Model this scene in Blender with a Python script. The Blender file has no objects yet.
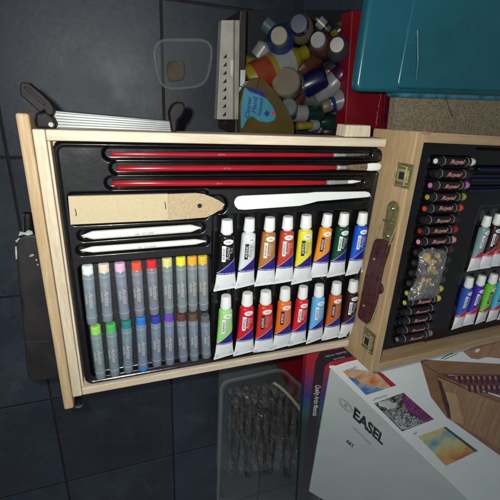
import bpy, bmesh, math, random
from mathutils import Vector, Matrix, Euler
random.seed(7)
S = bpy.context.scene
COL = S.collection

# ------------------------------------------------------------------ camera
# world: X along the tray's long edge, Y along its short edge, Z up; origin at
# the near left corner of the tray's rim; metres.
CV = Matrix(((0.9421489710666386, -0.0741346547402608, 0.32689351367779756),
             (0.055340598956958545, -0.9274495702011883, -0.36983065427397466),
             (0.33059451662899547, 0.36652605323520104, -0.8696930020844524)))
CP = Vector((0.06832622, 0.34975097, 0.40477189))
F = 373.91
cam_d = bpy.data.cameras.new('camera'); cam = bpy.data.objects.new('camera', cam_d)
COL.objects.link(cam); S.camera = cam
xa = CV @ Vector((1, 0, 0)); ya = CV @ Vector((0, -1, 0)); za = CV @ Vector((0, 0, -1))
cam.matrix_world = Matrix(((xa.x, ya.x, za.x, CP.x), (xa.y, ya.y, za.y, CP.y), (xa.z, ya.z, za.z, CP.z), (0, 0, 0, 1)))
cam_d.sensor_width = 36; cam_d.sensor_fit = 'HORIZONTAL'; cam_d.lens = 36 * F / 500
cam_d.clip_start = 0.01; cam_d.clip_end = 50

# ------------------------------------------------------------------ light
W = bpy.data.worlds.new('World'); S.world = W; W.use_nodes = True
bg = W.node_tree.nodes['Background']; bg.inputs[0].default_value = (0.7, 0.75, 0.8, 1); bg.inputs[1].default_value = 0.135
def lamp(name, kind, loc, power, color, size=0.01, target=None):
    l = bpy.data.lights.new(name, kind); o = bpy.data.objects.new(name, l); COL.objects.link(o)
    l.energy = power; l.color = color; o.location = loc
    if kind == 'AREA': l.size = size
    else: l.shadow_soft_size = size
    if target is not None:
        o.rotation_euler = (Vector(target) - Vector(loc)).to_track_quat('-Z', 'Y').to_euler()
    return o
lamp('phone_flash', 'POINT', CP + xa * -0.018 + ya * 0.012, 8.2, (1.0, 0.98, 0.92), 0.004)
lamp('room_lamp', 'AREA', (0.30, -0.30, 1.9), 2.6, (0.86, 0.93, 1.0), 1.3, (0.3, 0.0, 0))
S.view_settings.view_transform = 'Standard'; S.view_settings.look = 'None'
S.view_settings.exposure = 0.4; S.view_settings.gamma = 1.0
S.render.engine = 'CYCLES'
S.cycles.max_bounces = 8; S.cycles.transparent_max_bounces = 12

# ------------------------------------------------------------------ geometry of the photograph
def ray(u, v): return CV @ Vector(((u - 250) / F, (v - 250) / F, 1.0))
def P(u, v, z=0.0):
    d = ray(u, v); return CP + d * ((z - CP.z) / d.z)
OC = Vector((0.3996291, -0.00873223, 0.0543328))
MC = Matrix(((0.9986941799216134, 0.015284502747374574, 0.048747502156125604),
             (-0.017235057627296883, 0.9990571249351676, 0.03984738266010226),
             (-0.04809249192212572, -0.04063551515660115, 0.9980159653676277)))
MCT = MC.transposed()
CASE = Matrix.Translation(OC) @ MC.to_4x4()
def PC(u, v, z=0.0):                      # pixel -> case-local point on local plane z
    d = MCT @ ray(u, v); c = MCT @ (CP - OC); return c + d * ((z - c.z) / d.z)
def PW(u, v, x=0.0):                      # pixel -> case-local point on local plane x
    d = MCT @ ray(u, v); c = MCT @ (CP - OC); return c + d * ((x - c.x) / d.x)

# ------------------------------------------------------------------ materials
def lin(c): return tuple(((x / 255) / 12.92 if x / 255 <= .04045 else ((x / 255 + .055) / 1.055) ** 2.4) for x in c) + (1,)
def mat(name, color=(.5, .5, .5), rough=.5, metal=0.0, noise=0.0, nscale=60, bump=0.0, bscale=300, coat=0.0, spec=.5, trans=0.0, alpha=1.0, objcol=0.0):
    m = bpy.data.materials.new(name); m.use_nodes = True; nt = m.node_tree; b = nt.nodes['Principled BSDF']
    c = tuple(color[:3]) + (1,)
    b.inputs['Base Color'].default_value = c; b.inputs['Roughness'].default_value = rough
    b.inputs['Metallic'].default_value = metal; b.inputs['Specular IOR Level'].default_value = spec
    b.inputs['Coat Weight'].default_value = coat; b.inputs['Transmission Weight'].default_value = trans
    b.inputs['Alpha'].default_value = alpha
    tc = nt.nodes.new('ShaderNodeTexCoord')
    src = None
    if objcol > 0:
        oi = nt.nodes.new('ShaderNodeObjectInfo'); mx = nt.nodes.new('ShaderNodeMix'); mx.data_type = 'RGBA'
        mx.inputs[0].default_value = objcol; mx.inputs[6].default_value = c
        nt.links.new(oi.outputs['Color'], mx.inputs[7]); src = mx.outputs[2]
    if noise > 0:
        n = nt.nodes.new('ShaderNodeTexNoise'); n.inputs['Scale'].default_value = nscale; n.inputs['Detail'].default_value = 5
        nt.links.new(tc.outputs['Object'], n.inputs['Vector'])
        mr = nt.nodes.new('ShaderNodeMapRange'); mr.inputs[1].default_value = .3; mr.inputs[2].default_value = .7
        mr.inputs[3].default_value = 1 - noise; mr.inputs[4].default_value = 1 + noise
        nt.links.new(n.outputs[0], mr.inputs[0])
        mu = nt.nodes.new('ShaderNodeMix'); mu.data_type = 'RGBA'; mu.blend_type = 'MULTIPLY'; mu.inputs[0].default_value = 1
        mu.inputs[6].default_value = c
        if src: nt.links.new(src, mu.inputs[6])
        nt.links.new(mr.outputs[0], mu.inputs[7]); src = mu.outputs[2]
        rr = nt.nodes.new('ShaderNodeMapRange'); rr.inputs[3].default_value = max(.02, rough - noise * .4); rr.inputs[4].default_value = min(1, rough + noise * .4)
        nt.links.new(n.outputs[0], rr.inputs[0]); nt.links.new(rr.outputs[0], b.inputs['Roughness'])
    if src: nt.links.new(src, b.inputs['Base Color'])
    if bump > 0:
        n2 = nt.nodes.new('ShaderNodeTexNoise'); n2.inputs['Scale'].default_value = bscale; n2.inputs['Detail'].default_value = 4
        nt.links.new(tc.outputs['Object'], n2.inputs['Vector'])
        bp = nt.nodes.new('ShaderNodeBump'); bp.inputs['Strength'].default_value = bump; bp.inputs['Distance'].default_value = .001
        nt.links.new(n2.outputs[0], bp.inputs['Height']); nt.links.new(bp.outputs[0], b.inputs['Normal'])
    return m
def ramp(nt, fac, stops):
    r = nt.nodes.new('ShaderNodeValToRGB'); e = r.color_ramp.elements
    while len(e) < len(stops): e.new(.5)
    for i, (p, c) in enumerate(stops): e[i].position = p; e[i].color = c if len(c) == 4 else tuple(c) + (1,)
    nt.links.new(fac, r.inputs[0]); return r.outputs[0]
def wood(name, axis, dark, light, scale=1.0, rough=.5):
    m = bpy.data.materials.new(name); m.use_nodes = True; nt = m.node_tree; b = nt.nodes['Principled BSDF']
    tc = nt.nodes.new('ShaderNodeTexCoord'); mp = nt.nodes.new('ShaderNodeMapping'); nt.links.new(tc.outputs['Object'], mp.inputs[0])
    sc = [170 * scale] * 3; sc['XYZ'.index(axis)] = 9 * scale; mp.inputs['Scale'].default_value = sc
    n = nt.nodes.new('ShaderNodeTexNoise'); n.inputs['Scale'].default_value = 1; n.inputs['Detail'].default_value = 6; n.inputs['Distortion'].default_value = .6
    nt.links.new(mp.outputs[0], n.inputs['Vector'])
    mp2 = nt.nodes.new('ShaderNodeMapping'); nt.links.new(tc.outputs['Object'], mp2.inputs[0])
    sc2 = [900 * scale] * 3; sc2['XYZ'.index(axis)] = 60 * scale; mp2.inputs['Scale'].default_value = sc2
    n2 = nt.nodes.new('ShaderNodeTexNoise'); n2.inputs['Scale'].default_value = 1; n2.inputs['Detail'].default_value = 3
    nt.links.new(mp2.outputs[0], n2.inputs['Vector'])
    n3 = nt.nodes.new('ShaderNodeTexNoise'); n3.inputs['Scale'].default_value = 14; n3.inputs['Detail'].default_value = 4
    nt.links.new(tc.outputs['Object'], n3.inputs['Vector'])
    mx = nt.nodes.new('ShaderNodeMath'); mx.operation = 'MULTIPLY_ADD'; mx.inputs[1].default_value = .45
    nt.links.new(n2.outputs[0], mx.inputs[0])
    m2 = nt.nodes.new('ShaderNodeMath'); m2.operation = 'MULTIPLY'; m2.inputs[1].default_value = .55; nt.links.new(n.outputs[0], m2.inputs[0]); nt.links.new(m2.outputs[0], mx.inputs[2])
    m3 = nt.nodes.new('ShaderNodeMath'); m3.operation = 'MULTIPLY_ADD'; m3.inputs[1].default_value = .25; nt.links.new(n3.outputs[0], m3.inputs[0]); nt.links.new(mx.outputs[0], m3.inputs[2])
    c = ramp(nt, m3.outputs[0], [(.42, dark), (.62, tuple((a + d) / 2 for a, d in zip(light, dark))), (.78, light)])
    nt.links.new(c, b.inputs['Base Color']); b.inputs['Roughness'].default_value = rough; b.inputs['Specular IOR Level'].default_value = .35
    bp = nt.nodes.new('ShaderNodeBump'); bp.inputs['Strength'].default_value = .25; bp.inputs['Distance'].default_value = .0006
    nt.links.new(mx.outputs[0], bp.inputs['Height']); nt.links.new(bp.outputs[0], b.inputs['Normal'])
    return m
LD, LL = (.44, .36, .24, 1), (.66, .59, .46, 1)
M = {}
M['wood_x'] = wood('pale_wood_x', 'X', LD, LL); M['wood_y'] = wood('pale_wood_y', 'Y', LD, LL)
M['side_wood'] = wood('side_board_wood', 'Y', (.34, .235, .12, 1), (.52, .40, .24, 1), .8)
M['case_y'] = wood('case_wood_y', 'Y', (.30, .20, .10, 1), (.46, .34, .19, 1), .8); M['case_x'] = wood('case_wood_x', 'X', (.28, .19, .10, 1), (.42, .31, .18, 1), .8)
M['print_wood'] = wood('printed_wood', 'X', (.20, .10, .045, 1), (.36, .19, .095, 1), .7, .35)
M['print_wood2'] = wood('printed_wood_light', 'Y', (.28, .15, .07, 1), (.50, .29, .15, 1), .7, .35)

def floor_mat():
    m = bpy.data.materials.new('slate_tiles'); m.use_nodes = True; nt = m.node_tree; b = nt.nodes['Principled BSDF']
    tc = nt.nodes.new('ShaderNodeTexCoord')
    n = nt.nodes.new('ShaderNodeTexNoise'); n.inputs['Scale'].default_value = 5; n.inputs['Detail'].default_value = 8; n.inputs['Roughness'].default_value = .65
    nt.links.new(tc.outputs['Object'], n.inputs['Vector'])
    c = ramp(nt, n.outputs[0], [(.3, (.016, .023, .036)), (.55, (.028, .039, .056)), (.75, (.050, .065, .084))])
    v = nt.nodes.new('ShaderNodeTexNoise'); v.inputs['Scale'].default_value = 90; v.inputs['Detail'].default_value = 3
    nt.links.new(tc.outputs['Object'], v.inputs['Vector'])
    sp = ramp(nt, v.outputs[0], [(.27, (.6, .6, .62)), (.40, (1, 1, 1)), (.70, (1, 1, 1)), (.80, (1.6, 1.6, 1.6))])
    mu = nt.nodes.new('ShaderNodeMix'); mu.data_type = 'RGBA'; mu.blend_type = 'MULTIPLY'; mu.inputs[0].default_value = 1
    nt.links.new(c, mu.inputs[6]); nt.links.new(sp, mu.inputs[7])
    ge = nt.nodes.new('ShaderNodeNewGeometry'); ti = nt.nodes.new('ShaderNodeMapRange'); ti.inputs[3].default_value = .8; ti.inputs[4].default_value = 1.35; nt.links.new(ge.outputs['Random Per Island'], ti.inputs[0])
    n4 = nt.nodes.new('ShaderNodeTexNoise'); n4.inputs['Scale'].default_value = 9; n4.inputs['Detail'].default_value = 9; n4.inputs['Roughness'].default_value = .75; n4.inputs['Distortion'].default_value = 1.5; nt.links.new(tc.outputs['Object'], n4.inputs['Vector'])
    du = ramp(nt, n4.outputs[0], [(.54, (0, 0, 0)), (.78, (.028, .032, .036))])
    m5 = nt.nodes.new('ShaderNodeMix'); m5.data_type = 'RGBA'; m5.blend_type = 'MULTIPLY'; m5.inputs[0].default_value = 1; nt.links.new(mu.outputs[2], m5.inputs[6]); nt.links.new(ti.outputs[0], m5.inputs[7])
    m6 = nt.nodes.new('ShaderNodeMix'); m6.data_type = 'RGBA'; m6.blend_type = 'ADD'; m6.inputs[0].default_value = 1; nt.links.new(m5.outputs[2], m6.inputs[6]); nt.links.new(du, m6.inputs[7]); nt.links.new(m6.outputs[2], b.inputs['Base Color'])
    rr = nt.nodes.new('ShaderNodeMapRange'); rr.inputs[1].default_value = .3; rr.inputs[2].default_value = .7; rr.inputs[3].default_value = .36; rr.inputs[4].default_value = .58
    nt.links.new(n.outputs[0], rr.inputs[0]); nt.links.new(rr.outputs[0], b.inputs['Roughness'])
    bp = nt.nodes.new('ShaderNodeBump'); bp.inputs['Strength'].default_value = .12; bp.inputs['Distance'].default_value = .002
    nt.links.new(v.outputs[0], bp.inputs['Height']); nt.links.new(bp.outputs[0], b.inputs['Normal'])
    return m
M['floor'] = floor_mat()
M['grout'] = mat('grout', (.022, .02, .02), .9, noise=.3, nscale=60)
M['insert'] = mat('glossy_black_plastic', (.0035, .0035, .0042), .25, noise=.3, nscale=22, bump=.7, bscale=28, coat=.15, spec=.42)
M['flock'] = None
def flock():
    m = bpy.data.materials.new('speckled_black_foam'); m.use_nodes = True; nt = m.node_tree; b = nt.nodes['Principled BSDF']
    tc = nt.nodes.new('ShaderNodeTexCoord'); n = nt.nodes.new('ShaderNodeTexNoise'); n.inputs['Scale'].default_value = 700; n.inputs['Detail'].default_value = 2
    nt.links.new(tc.outputs['Object'], n.inputs['Vector'])
    c = ramp(nt, n.outputs[0], [(.55, (.010, .013, .016)), (.70, (.035, .045, .05)), (.80, (.16, .18, .19))])
    nt.links.new(c, b.inputs['Base Color']); b.inputs['Roughness'].default_value = .7
    return m
M['flock'] = flock()
M['red_paint'] = mat('red_lacquer', (.30, .004, .010), .18, coat=.5, noise=.08, nscale=40)
M['ferrule'] = mat('ferrule_metal', (.50, .48, .44), .35, metal=.55)
M['dark_bristle'] = mat('dark_bristle', (.10, .09, .085), .4, noise=.4, nscale=400)
M['brass_bristle'] = mat('brown_bristle', (.16, .12, .06), .35, noise=.5, nscale=300)
M['white_bristle'] = mat('white_bristle', (.80, .82, .80), .6, noise=.06, nscale=300)
M['white_plastic'] = mat('white_plastic', (.76, .79, .78), .35, noise=.03, nscale=30)
M['crimp'] = mat('tube_white', (.72, .76, .78), .32, noise=.05, nscale=40, bump=.5, bscale=120)
M['sand'] = mat('sand_paper', (.50, .42, .27), .9, noise=.10, nscale=900, bump=.3, bscale=1500)
M['sand2'] = mat('paddle_wood', (.42, .33, .20), .75, noise=.18, nscale=500)
M['paper_white'] = mat('paper_stump', (.68, .71, .68), .75, noise=.05, nscale=200)
M['ink'] = mat('black_ink', (.012, .012, .014), .5)
M['grey_ink'] = mat('grey_ink', (.22, .23, .24), .5)
M['white_ink'] = mat('white_ink', (.75, .77, .77), .5)
M['peach_ink'] = mat('peach_ink', (.42, .36, .33), .5)
M['pink_ink'] = mat('pink_ink', (.50, .22, .22), .5)
M['soft_ink'] = mat('soft_white_ink', (.42, .42, .42), .5)
M['blue_ink'] = mat('blue_ink', (.02, .03, .22), .5)
M['red_ink'] = mat('red_ink', (.6, .03, .05), .5)
M['sleeve'] = mat('pastel_sleeve', (.145, .195, .245), .25, objcol=.06, coat=.3, noise=.15, nscale=90)
M['chalk'] = mat('pastel_stick', (1, 1, 1), .85, objcol=1.0, noise=.08, nscale=300, bump=.3, bscale=500)
M['wrap'] = mat('black_wrapper', (.010, .009, .010), .3, coat=.2)
M['oil'] = mat('oil_stick', (1, 1, 1), .5, objcol=1.0, noise=.1, nscale=300)
M['black_plastic'] = mat('black_plastic', (.0035, .003, .003), .6, noise=.2, nscale=80, bump=.3, bscale=150, spec=.25)
M['worn_black'] = mat('worn_black_board', (.009, .0075, .008), .6, noise=.45, nscale=45, bump=.4, bscale=90)
M['scuff'] = mat('silver_scuff', (.30, .32, .33), .45, noise=.4, nscale=200)
M['alu'] = mat('brushed_aluminium', (.15, .16, .16), .45, metal=.8, noise=.12, nscale=120)
M['alu_dark'] = mat('aluminium_groove', (.20, .21, .21), .5, metal=.7)
M['brass'] = mat('antique_brass', (.42, .38, .20), .3, metal=.55, noise=.35, nscale=120)
M['brass_dull'] = mat('dull_brass', (.17, .16, .07), .35, metal=.45, noise=.35, nscale=150, bump=.3, bscale=200)
M['steel'] = mat('steel', (.55, .54, .5), .25, metal=1)
M['leather'] = mat('maroon_leather', (.050, .013, .014), .42, noise=.35, nscale=120, bump=.5, bscale=400)
M['stitch'] = mat('stitch_thread', (.10, .035, .042), .8)
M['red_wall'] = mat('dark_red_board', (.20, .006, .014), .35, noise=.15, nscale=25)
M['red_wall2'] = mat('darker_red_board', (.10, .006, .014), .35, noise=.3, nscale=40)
M['teal'] = mat('teal_plastic', (.010, .105, .145), .22, noise=.12, nscale=12, bump=.25, bscale=25, coat=.2)
M['teal_pale'] = mat('teal_plastic_rim', (.05, .24, .32), .3, noise=.5, nscale=60)
def chip():
    m = bpy.data.materials.new('particle_board'); m.use_nodes = True; nt = m.node_tree; b = nt.nodes['Principled BSDF']
    tc = nt.nodes.new('ShaderNodeTexCoord'); n = nt.nodes.new('ShaderNodeTexNoise'); n.inputs['Scale'].default_value = 330; n.inputs['Detail'].default_value = 4
    nt.links.new(tc.outputs['Object'], n.inputs['Vector'])
    c = ramp(nt, n.outputs[0], [(.32, (.18, .14, .09)), (.5, (.30, .25, .17)), (.68, (.42, .36, .25))])
    nt.links.new(c, b.inputs['Base Color']); b.inputs['Roughness'].default_value = .8
    return m
M['chip'] = chip()
M['slot_metal'] = mat('cream_metal', (.34, .34, .30), .5, noise=.15, nscale=30)
M['hole'] = mat('dark_hole', (.006, .006, .008), .8)
M['label_white'] = mat('white_label', (.55, .58, .58), .5, noise=.12, nscale=60)
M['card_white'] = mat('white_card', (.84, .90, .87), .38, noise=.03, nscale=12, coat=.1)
M['card_cream'] = mat('cream_strap', (.50, .46, .34), .6)
M['clear'] = mat('clear_plastic', (.75, .8, .8), .12, alpha=.22, bump=.5, bscale=60)
M['clear2'] = mat('milky_clear_plastic', (.42, .44, .44), .22, alpha=.20, bump=.4, bscale=40)
M['bag'] = mat('clear_bag', (.50, .54, .52), .10, alpha=.16, bump=1.0, bscale=130)
def film_mat(name, amt, rough=.07, tint=(.9, .92, .9)):
    m = bpy.data.materials.new(name); m.use_nodes = True; nt = m.node_tree; out = nt.nodes['Material Output']; nt.nodes.remove(nt.nodes['Principled BSDF'])
    tr = nt.nodes.new('ShaderNodeBsdfTransparent'); tr.inputs[0].default_value = tint + (1,)
    gl = nt.nodes.new('ShaderNodeBsdfGlossy'); gl.inputs['Roughness'].default_value = rough
    df = nt.nodes.new('ShaderNodeBsdfDiffuse'); df.inputs[0].default_value = (.8, .8, .78, 1)
    tc = nt.nodes.new('ShaderNodeTexCoord'); v = nt.nodes.new('ShaderNodeTexNoise'); v.inputs['Scale'].default_value = 75; v.inputs['Detail'].default_value = 3; v.inputs['Distortion'].default_value = 1.2
    nt.links.new(tc.outputs['Object'], v.inputs['Vector'])
    bp = nt.nodes.new('ShaderNodeBump'); bp.inputs['Strength'].default_value = 1; bp.inputs['Distance'].default_value = .008
    nt.links.new(v.outputs[0], bp.inputs['Height']); nt.links.new(bp.outputs[0], gl.inputs['Normal'])
    m1 = nt.nodes.new('ShaderNodeMixShader'); m1.inputs[0].default_value = amt; nt.links.new(tr.outputs[0], m1.inputs[1]); nt.links.new(gl.outputs[0], m1.inputs[2])
    m2 = nt.nodes.new('ShaderNodeMixShader'); m2.inputs[0].default_value = .04; nt.links.new(m1.outputs[0], m2.inputs[1]); nt.links.new(df.outputs[0], m2.inputs[2])
    nt.links.new(m2.outputs[0], out.inputs[0]); return m
M['bag'] = film_mat('clear_bag_film', .26); M['film'] = film_mat('crumpled_film', .09, .12)
def gloss(name, c, r=.3, n=.12): 
    if name not in M: M[name] = mat(name, c, r, noise=n, nscale=40)
    return M[name]

def tube_mat(name, band):
    m = bpy.data.materials.new(name); m.use_nodes = True; nt = m.node_tree; b = nt.nodes['Principled BSDF']
    tc = nt.nodes.new('ShaderNodeTexCoord'); sx = nt.nodes.new('ShaderNodeSeparateXYZ'); nt.links.new(tc.outputs['Object'], sx.inputs[0])
    oi = nt.nodes.new('ShaderNodeObjectInfo')
    def gt(a, v):
        g = nt.nodes.new('ShaderNodeMath'); g.operation = 'GREATER_THAN'; nt.links.new(a, g.inputs[0]); g.inputs[1].default_value = v; return g.outputs[0]
    ma = nt.nodes.new('ShaderNodeMath'); ma.operation = 'MULTIPLY_ADD'; nt.links.new(sx.outputs[0], ma.inputs[0]); ma.inputs[1].default_value = -.95
    nt.links.new(sx.outputs[1], ma.inputs[2]); dia = ma.outputs[0]
    def mix(f, a, bb):
        x = nt.nodes.new('ShaderNodeMix'); x.data_type = 'RGBA'; nt.links.new(f, x.inputs[0])
        for s, v in ((6, a), (7, bb)):
            if isinstance(v, tuple): x.inputs[s].default_value = v
            else: nt.links.new(v, x.inputs[s])
        return x.outputs[2]
    wh = (.72, .76, .78, 1)
    c = mix(gt(dia, .0352), band, (.45, .42, .6, 1))
    c = mix(gt(dia, .0362), c, oi.outputs['Color'])
    c = mix(gt(sx.outputs[1], .0235), wh, c)
    nt.links.new(c, b.inputs['Base Color']); b.inputs['Roughness'].default_value = .28; b.inputs['Coat Weight'].default_value = .2
    n = nt.nodes.new('ShaderNodeTexNoise'); n.inputs['Scale'].default_value = 110; n.inputs['Detail'].default_value = 3
    va = nt.nodes.new('ShaderNodeVectorMath'); nt.links.new(tc.outputs['Object'], va.inputs[0]); nt.links.new(oi.outputs['Random'], va.inputs[1]); nt.links.new(va.outputs[0], n.inputs['Vector'])
    bp = nt.nodes.new('ShaderNodeBump'); bp.inputs['Strength'].default_value = .8; bp.inputs['Distance'].default_value = .001
    nt.links.new(n.outputs[0], bp.inputs['Height']); nt.links.new(bp.outputs[0], b.inputs['Normal'])
    return m
M['tube'] = tube_mat('paint_tube_purple_band', (.020, .012, .20, 1))
M['tube_red'] = tube_mat('paint_tube_red_band', (.55, .01, .03, 1))

# ------------------------------------------------------------------ builders
def link(name, me, material, parent=None, mw=None, color=None):
    o = bpy.data.objects.new(name, me); COL.objects.link(o)
    if material is not None and not me.materials: me.materials.append(material)
    if parent is not None: o.parent = parent
    if mw is not None: o.matrix_local = mw
    if color is not None: o.color = tuple(color[:3]) + (1,)
    return o
def thing(name, label, cat, loc=(0, 0, 0), group=None, mw=None):
    o = bpy.data.objects.new(name, None); COL.objects.link(o); o.empty_display_size = .01
    if mw is not None: o.matrix_world = mw
    else: o.location = loc
    tag(o, label, cat, group); return o
def tag(o, label=None, cat=None, group=None, kind=None):
    if label: o['label'] = label
    if cat: o['category'] = cat
    if group: o['group'] = group
    if kind: o['kind'] = kind
    return o
WM = {}
def worldmat(o):
    m = o.matrix_basis.copy(); p = o.parent
    while p is not None: m = p.matrix_basis @ m; p = p.parent
    return m
class MB:
    def __init__(s): s.bm = bmesh.new()
    def box(s, a, b, frame=None):
        xs = [(a[0], b[0]), (a[1], b[1]), (a[2], b[2])]
        vs = [s.bm.verts.new(Vector((xs[0][i], xs[1][j], xs[2][k]))) for i in (0, 1) for j in (0, 1) for k in (0, 1)]
        for f in ((0, 1, 3, 2), (4, 6, 7, 5), (0, 4, 5, 1), (2, 3, 7, 6), (0, 2, 6, 4), (1, 5, 7, 3)): s.bm.faces.new([vs[i] for i in f])
        if frame is not None:
            for v in vs: v.co = frame @ v.co
        return s
    def prism(s, pts, vec):
        vec = Vector(vec); a = [s.bm.verts.new(Vector(p)) for p in pts]; b = [s.bm.verts.new(Vector(p) + vec) for p in pts]
        s.bm.faces.new(a); s.bm.faces.new(b[::-1]); n = len(a)
        for i in range(n): s.bm.faces.new((a[i], b[i], b[(i + 1) % n], a[(i + 1) % n]))
        return s
    def quad(s, pts): s.bm.faces.new([s.bm.verts.new(Vector(p)) for p in pts]); return s
    def lathe(s, A, B, prof, seg=20, flat=1.0, up=(0, 0, 1)):
        A, B = Vector(A), Vector(B); ax = (B - A); L = ax.length; ax.normalize()
        u = ax.cross(Vector(up))
        if u.length < 1e-4: u = ax.cross(Vector((1, 0, 0)))
        u.normalize(); w = u.cross(ax).normalized(); rings = []
        for t, r in prof:
            c = A + (B - A) * t
            rings.append([s.bm.verts.new(c + u * (r * math.cos(2 * math.pi * i / seg)) + w * (r * flat * math.sin(2 * math.pi * i / seg))) for i in range(seg)])
        for q in range(len(rings) - 1):
            for i in range(seg): s.bm.faces.new((rings[q][i], rings[q][(i + 1) % seg], rings[q + 1][(i + 1) % seg], rings[q + 1][i]))
        s.bm.faces.new(rings[0][::-1]); s.bm.faces.new(rings[-1]); return s
    def tube(s, pts, r, seg=8):
        pts = [Vector(p) for p in pts]; rings = []
        for i, p in enumerate(pts):
            d = (pts[min(i + 1, len(pts) - 1)] - pts[max(i - 1, 0)]).normalized()
            u = d.cross(Vector((0, 0, 1))); 
            if u.length < 1e-3: u = d.cross(Vector((1, 0, 0)))
            u.normalize(); w = u.cross(d)
            rings.append([s.bm.verts.new(p + u * r * math.cos(2 * math.pi * k / seg) + w * r * math.sin(2 * math.pi * k / seg)) for k in range(seg)])
        for q in range(len(rings) - 1):
            for i in range(seg): s.bm.faces.new((rings[q][i], rings[q][(i + 1) % seg], rings[q + 1][(i + 1) % seg], rings[q + 1][i]))
        s.bm.faces.new(rings[0][::-1]); s.bm.faces.new(rings[-1]); return s
    def build(s, name, material, parent=None, bevel=0.0, seg=2, smooth=False, world=True, color=None):
        bmesh.ops.recalc_face_normals(s.bm, faces=s.bm.faces)
        if bevel > 0:
            es = [e for e in s.bm.edges if len(e.link_faces) == 2 and e.calc_face_angle(0) > .5]
            bmesh.ops.bevel(s.bm, geom=es, offset=bevel, segments=seg, affect='EDGES', profile=.5, clamp_overlap=True)
        if world and parent is not None:
            inv = worldmat(parent).inverted()
            for v in s.bm.verts: v.co = inv @ v.co
        me = bpy.data.meshes.new(name); s.bm.to_mesh(me); s.bm.free()
        if smooth:
            for p in me.polygons: p.use_smooth = True
            if hasattr(me, 'set_sharp_from_angle'): me.set_sharp_from_angle(angle=math.radians(40))
        return link(name, me, material, parent, color=color)
def rrect(x0, y0, x1, y1, r, z, n=5):
    out = []
    for cx, cy, a0 in ((x1 - r, y1 - r, 0), (x0 + r, y1 - r, 90), (x0 + r, y0 + r, 180), (x1 - r, y0 + r, 270)):
        for i in range(n + 1):
            a = math.radians(a0 + 90 * i / n); out.append(Vector((cx + r * math.cos(a), cy + r * math.sin(a), z)))
    return out
def text_mesh(s, size, shear=0.0, extr=.00004, bold=0.0, spacing=1.0, sub=True):
    c = bpy.data.curves.new('lettering', 'FONT'); c.body = s; c.size = size; c.shear = shear; c.extrude = extr; c.offset = bold
    c.space_character = spacing; c.align_x = 'CENTER'; c.align_y = 'CENTER'; c.resolution_u = 3
    o = bpy.data.objects.new('lettering', c); COL.objects.link(o)
    dg = bpy.context.evaluated_depsgraph_get(); me = bpy.data.meshes.new_from_object(o.evaluated_get(dg))
    bpy.data.objects.remove(o); bpy.data.curves.remove(c); me.materials.clear()
    if sub:
        bm = bmesh.new(); bm.from_mesh(me); bmesh.ops.remove_doubles(bm, verts=bm.verts, dist=size * .001)
        bmesh.ops.triangulate(bm, faces=bm.faces)
        for _ in range(3):
            es = [e for e in bm.edges if e.calc_length() > size * .14]
            if not es: break
            bmesh.ops.subdivide_edges(bm, edges=es, cuts=1); bmesh.ops.triangulate(bm, faces=bm.faces)
        bm.to_mesh(me); bm.free()
    return me
def text_on(s, size, origin, xdir, ydir, material, parent, name='lettering', shear=0, bold=0, lift=.0002, stretch=1.0, skew=False):
    me = text_mesh(s, size, shear, bold=bold, sub=False)
    x = Vector(xdir).normalized(); y = Vector(ydir); y = (y if skew else y - x * y.dot(x)).normalized(); n = x.cross(y).normalized()
    if n.z < 0 and abs(n.z) > .3: pass
    m = Matrix(((x.x, y.x, n.x, origin[0]), (x.y, y.y, n.y, origin[1]), (x.z, y.z, n.z, origin[2]), (0, 0, 0, 1)))
    inv = worldmat(parent).inverted() if parent is not None else Matrix.Identity(4)
    for v in me.vertices: v.co = inv @ (m @ Vector((v.co.x * stretch, v.co.y, v.co.z + lift)))
    return link(name, me, material, parent)
def frame_of(A, B, up=(0, 0, 1)):          # local y from A to B, z near up, origin A
    y = (Vector(B) - Vector(A)).normalized(); x = y.cross(Vector(up)).normalized(); z = x.cross(y)
    return Matrix(((x.x, y.x, z.x, A[0]), (x.y, y.y, z.y, A[1]), (x.z, y.z, z.z, A[2]), (0, 0, 0, 1)))
def copy_tree(o, parent=None, color=None, skip=()):
    c = o.copy(); COL.objects.link(c); c.parent = parent
    if color is not None: c.color = tuple(color) + (1,)
    for ch in list(o.children):
        if ch.name.split('.')[0] not in skip: copy_tree(ch, c, color, skip)
    return c

# ------------------------------------------------------------------ floor
FZ = -.42
b = MB(); b.quad([(-3, -3, FZ - .004), (4, -3, FZ - .004), (4, 4, FZ - .004), (-3, 4, FZ - .004)]); tag(b.build('subfloor', M['grout']), kind='structure')
b = MB(); G = .0022; X0, Y0, TX, TY = -.118, .226, .291, .291
for i in range(-7, 9):
    for j in range(-9, 9):
        x, y = X0 + i * TX, Y0 + j * TY
        b.box((x + G, y + G, FZ - .008), (x + TX - G, y + TY - G, FZ))
tag(b.build('floor', M['floor'], bevel=.0008, seg=1), kind='structure')

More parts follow.
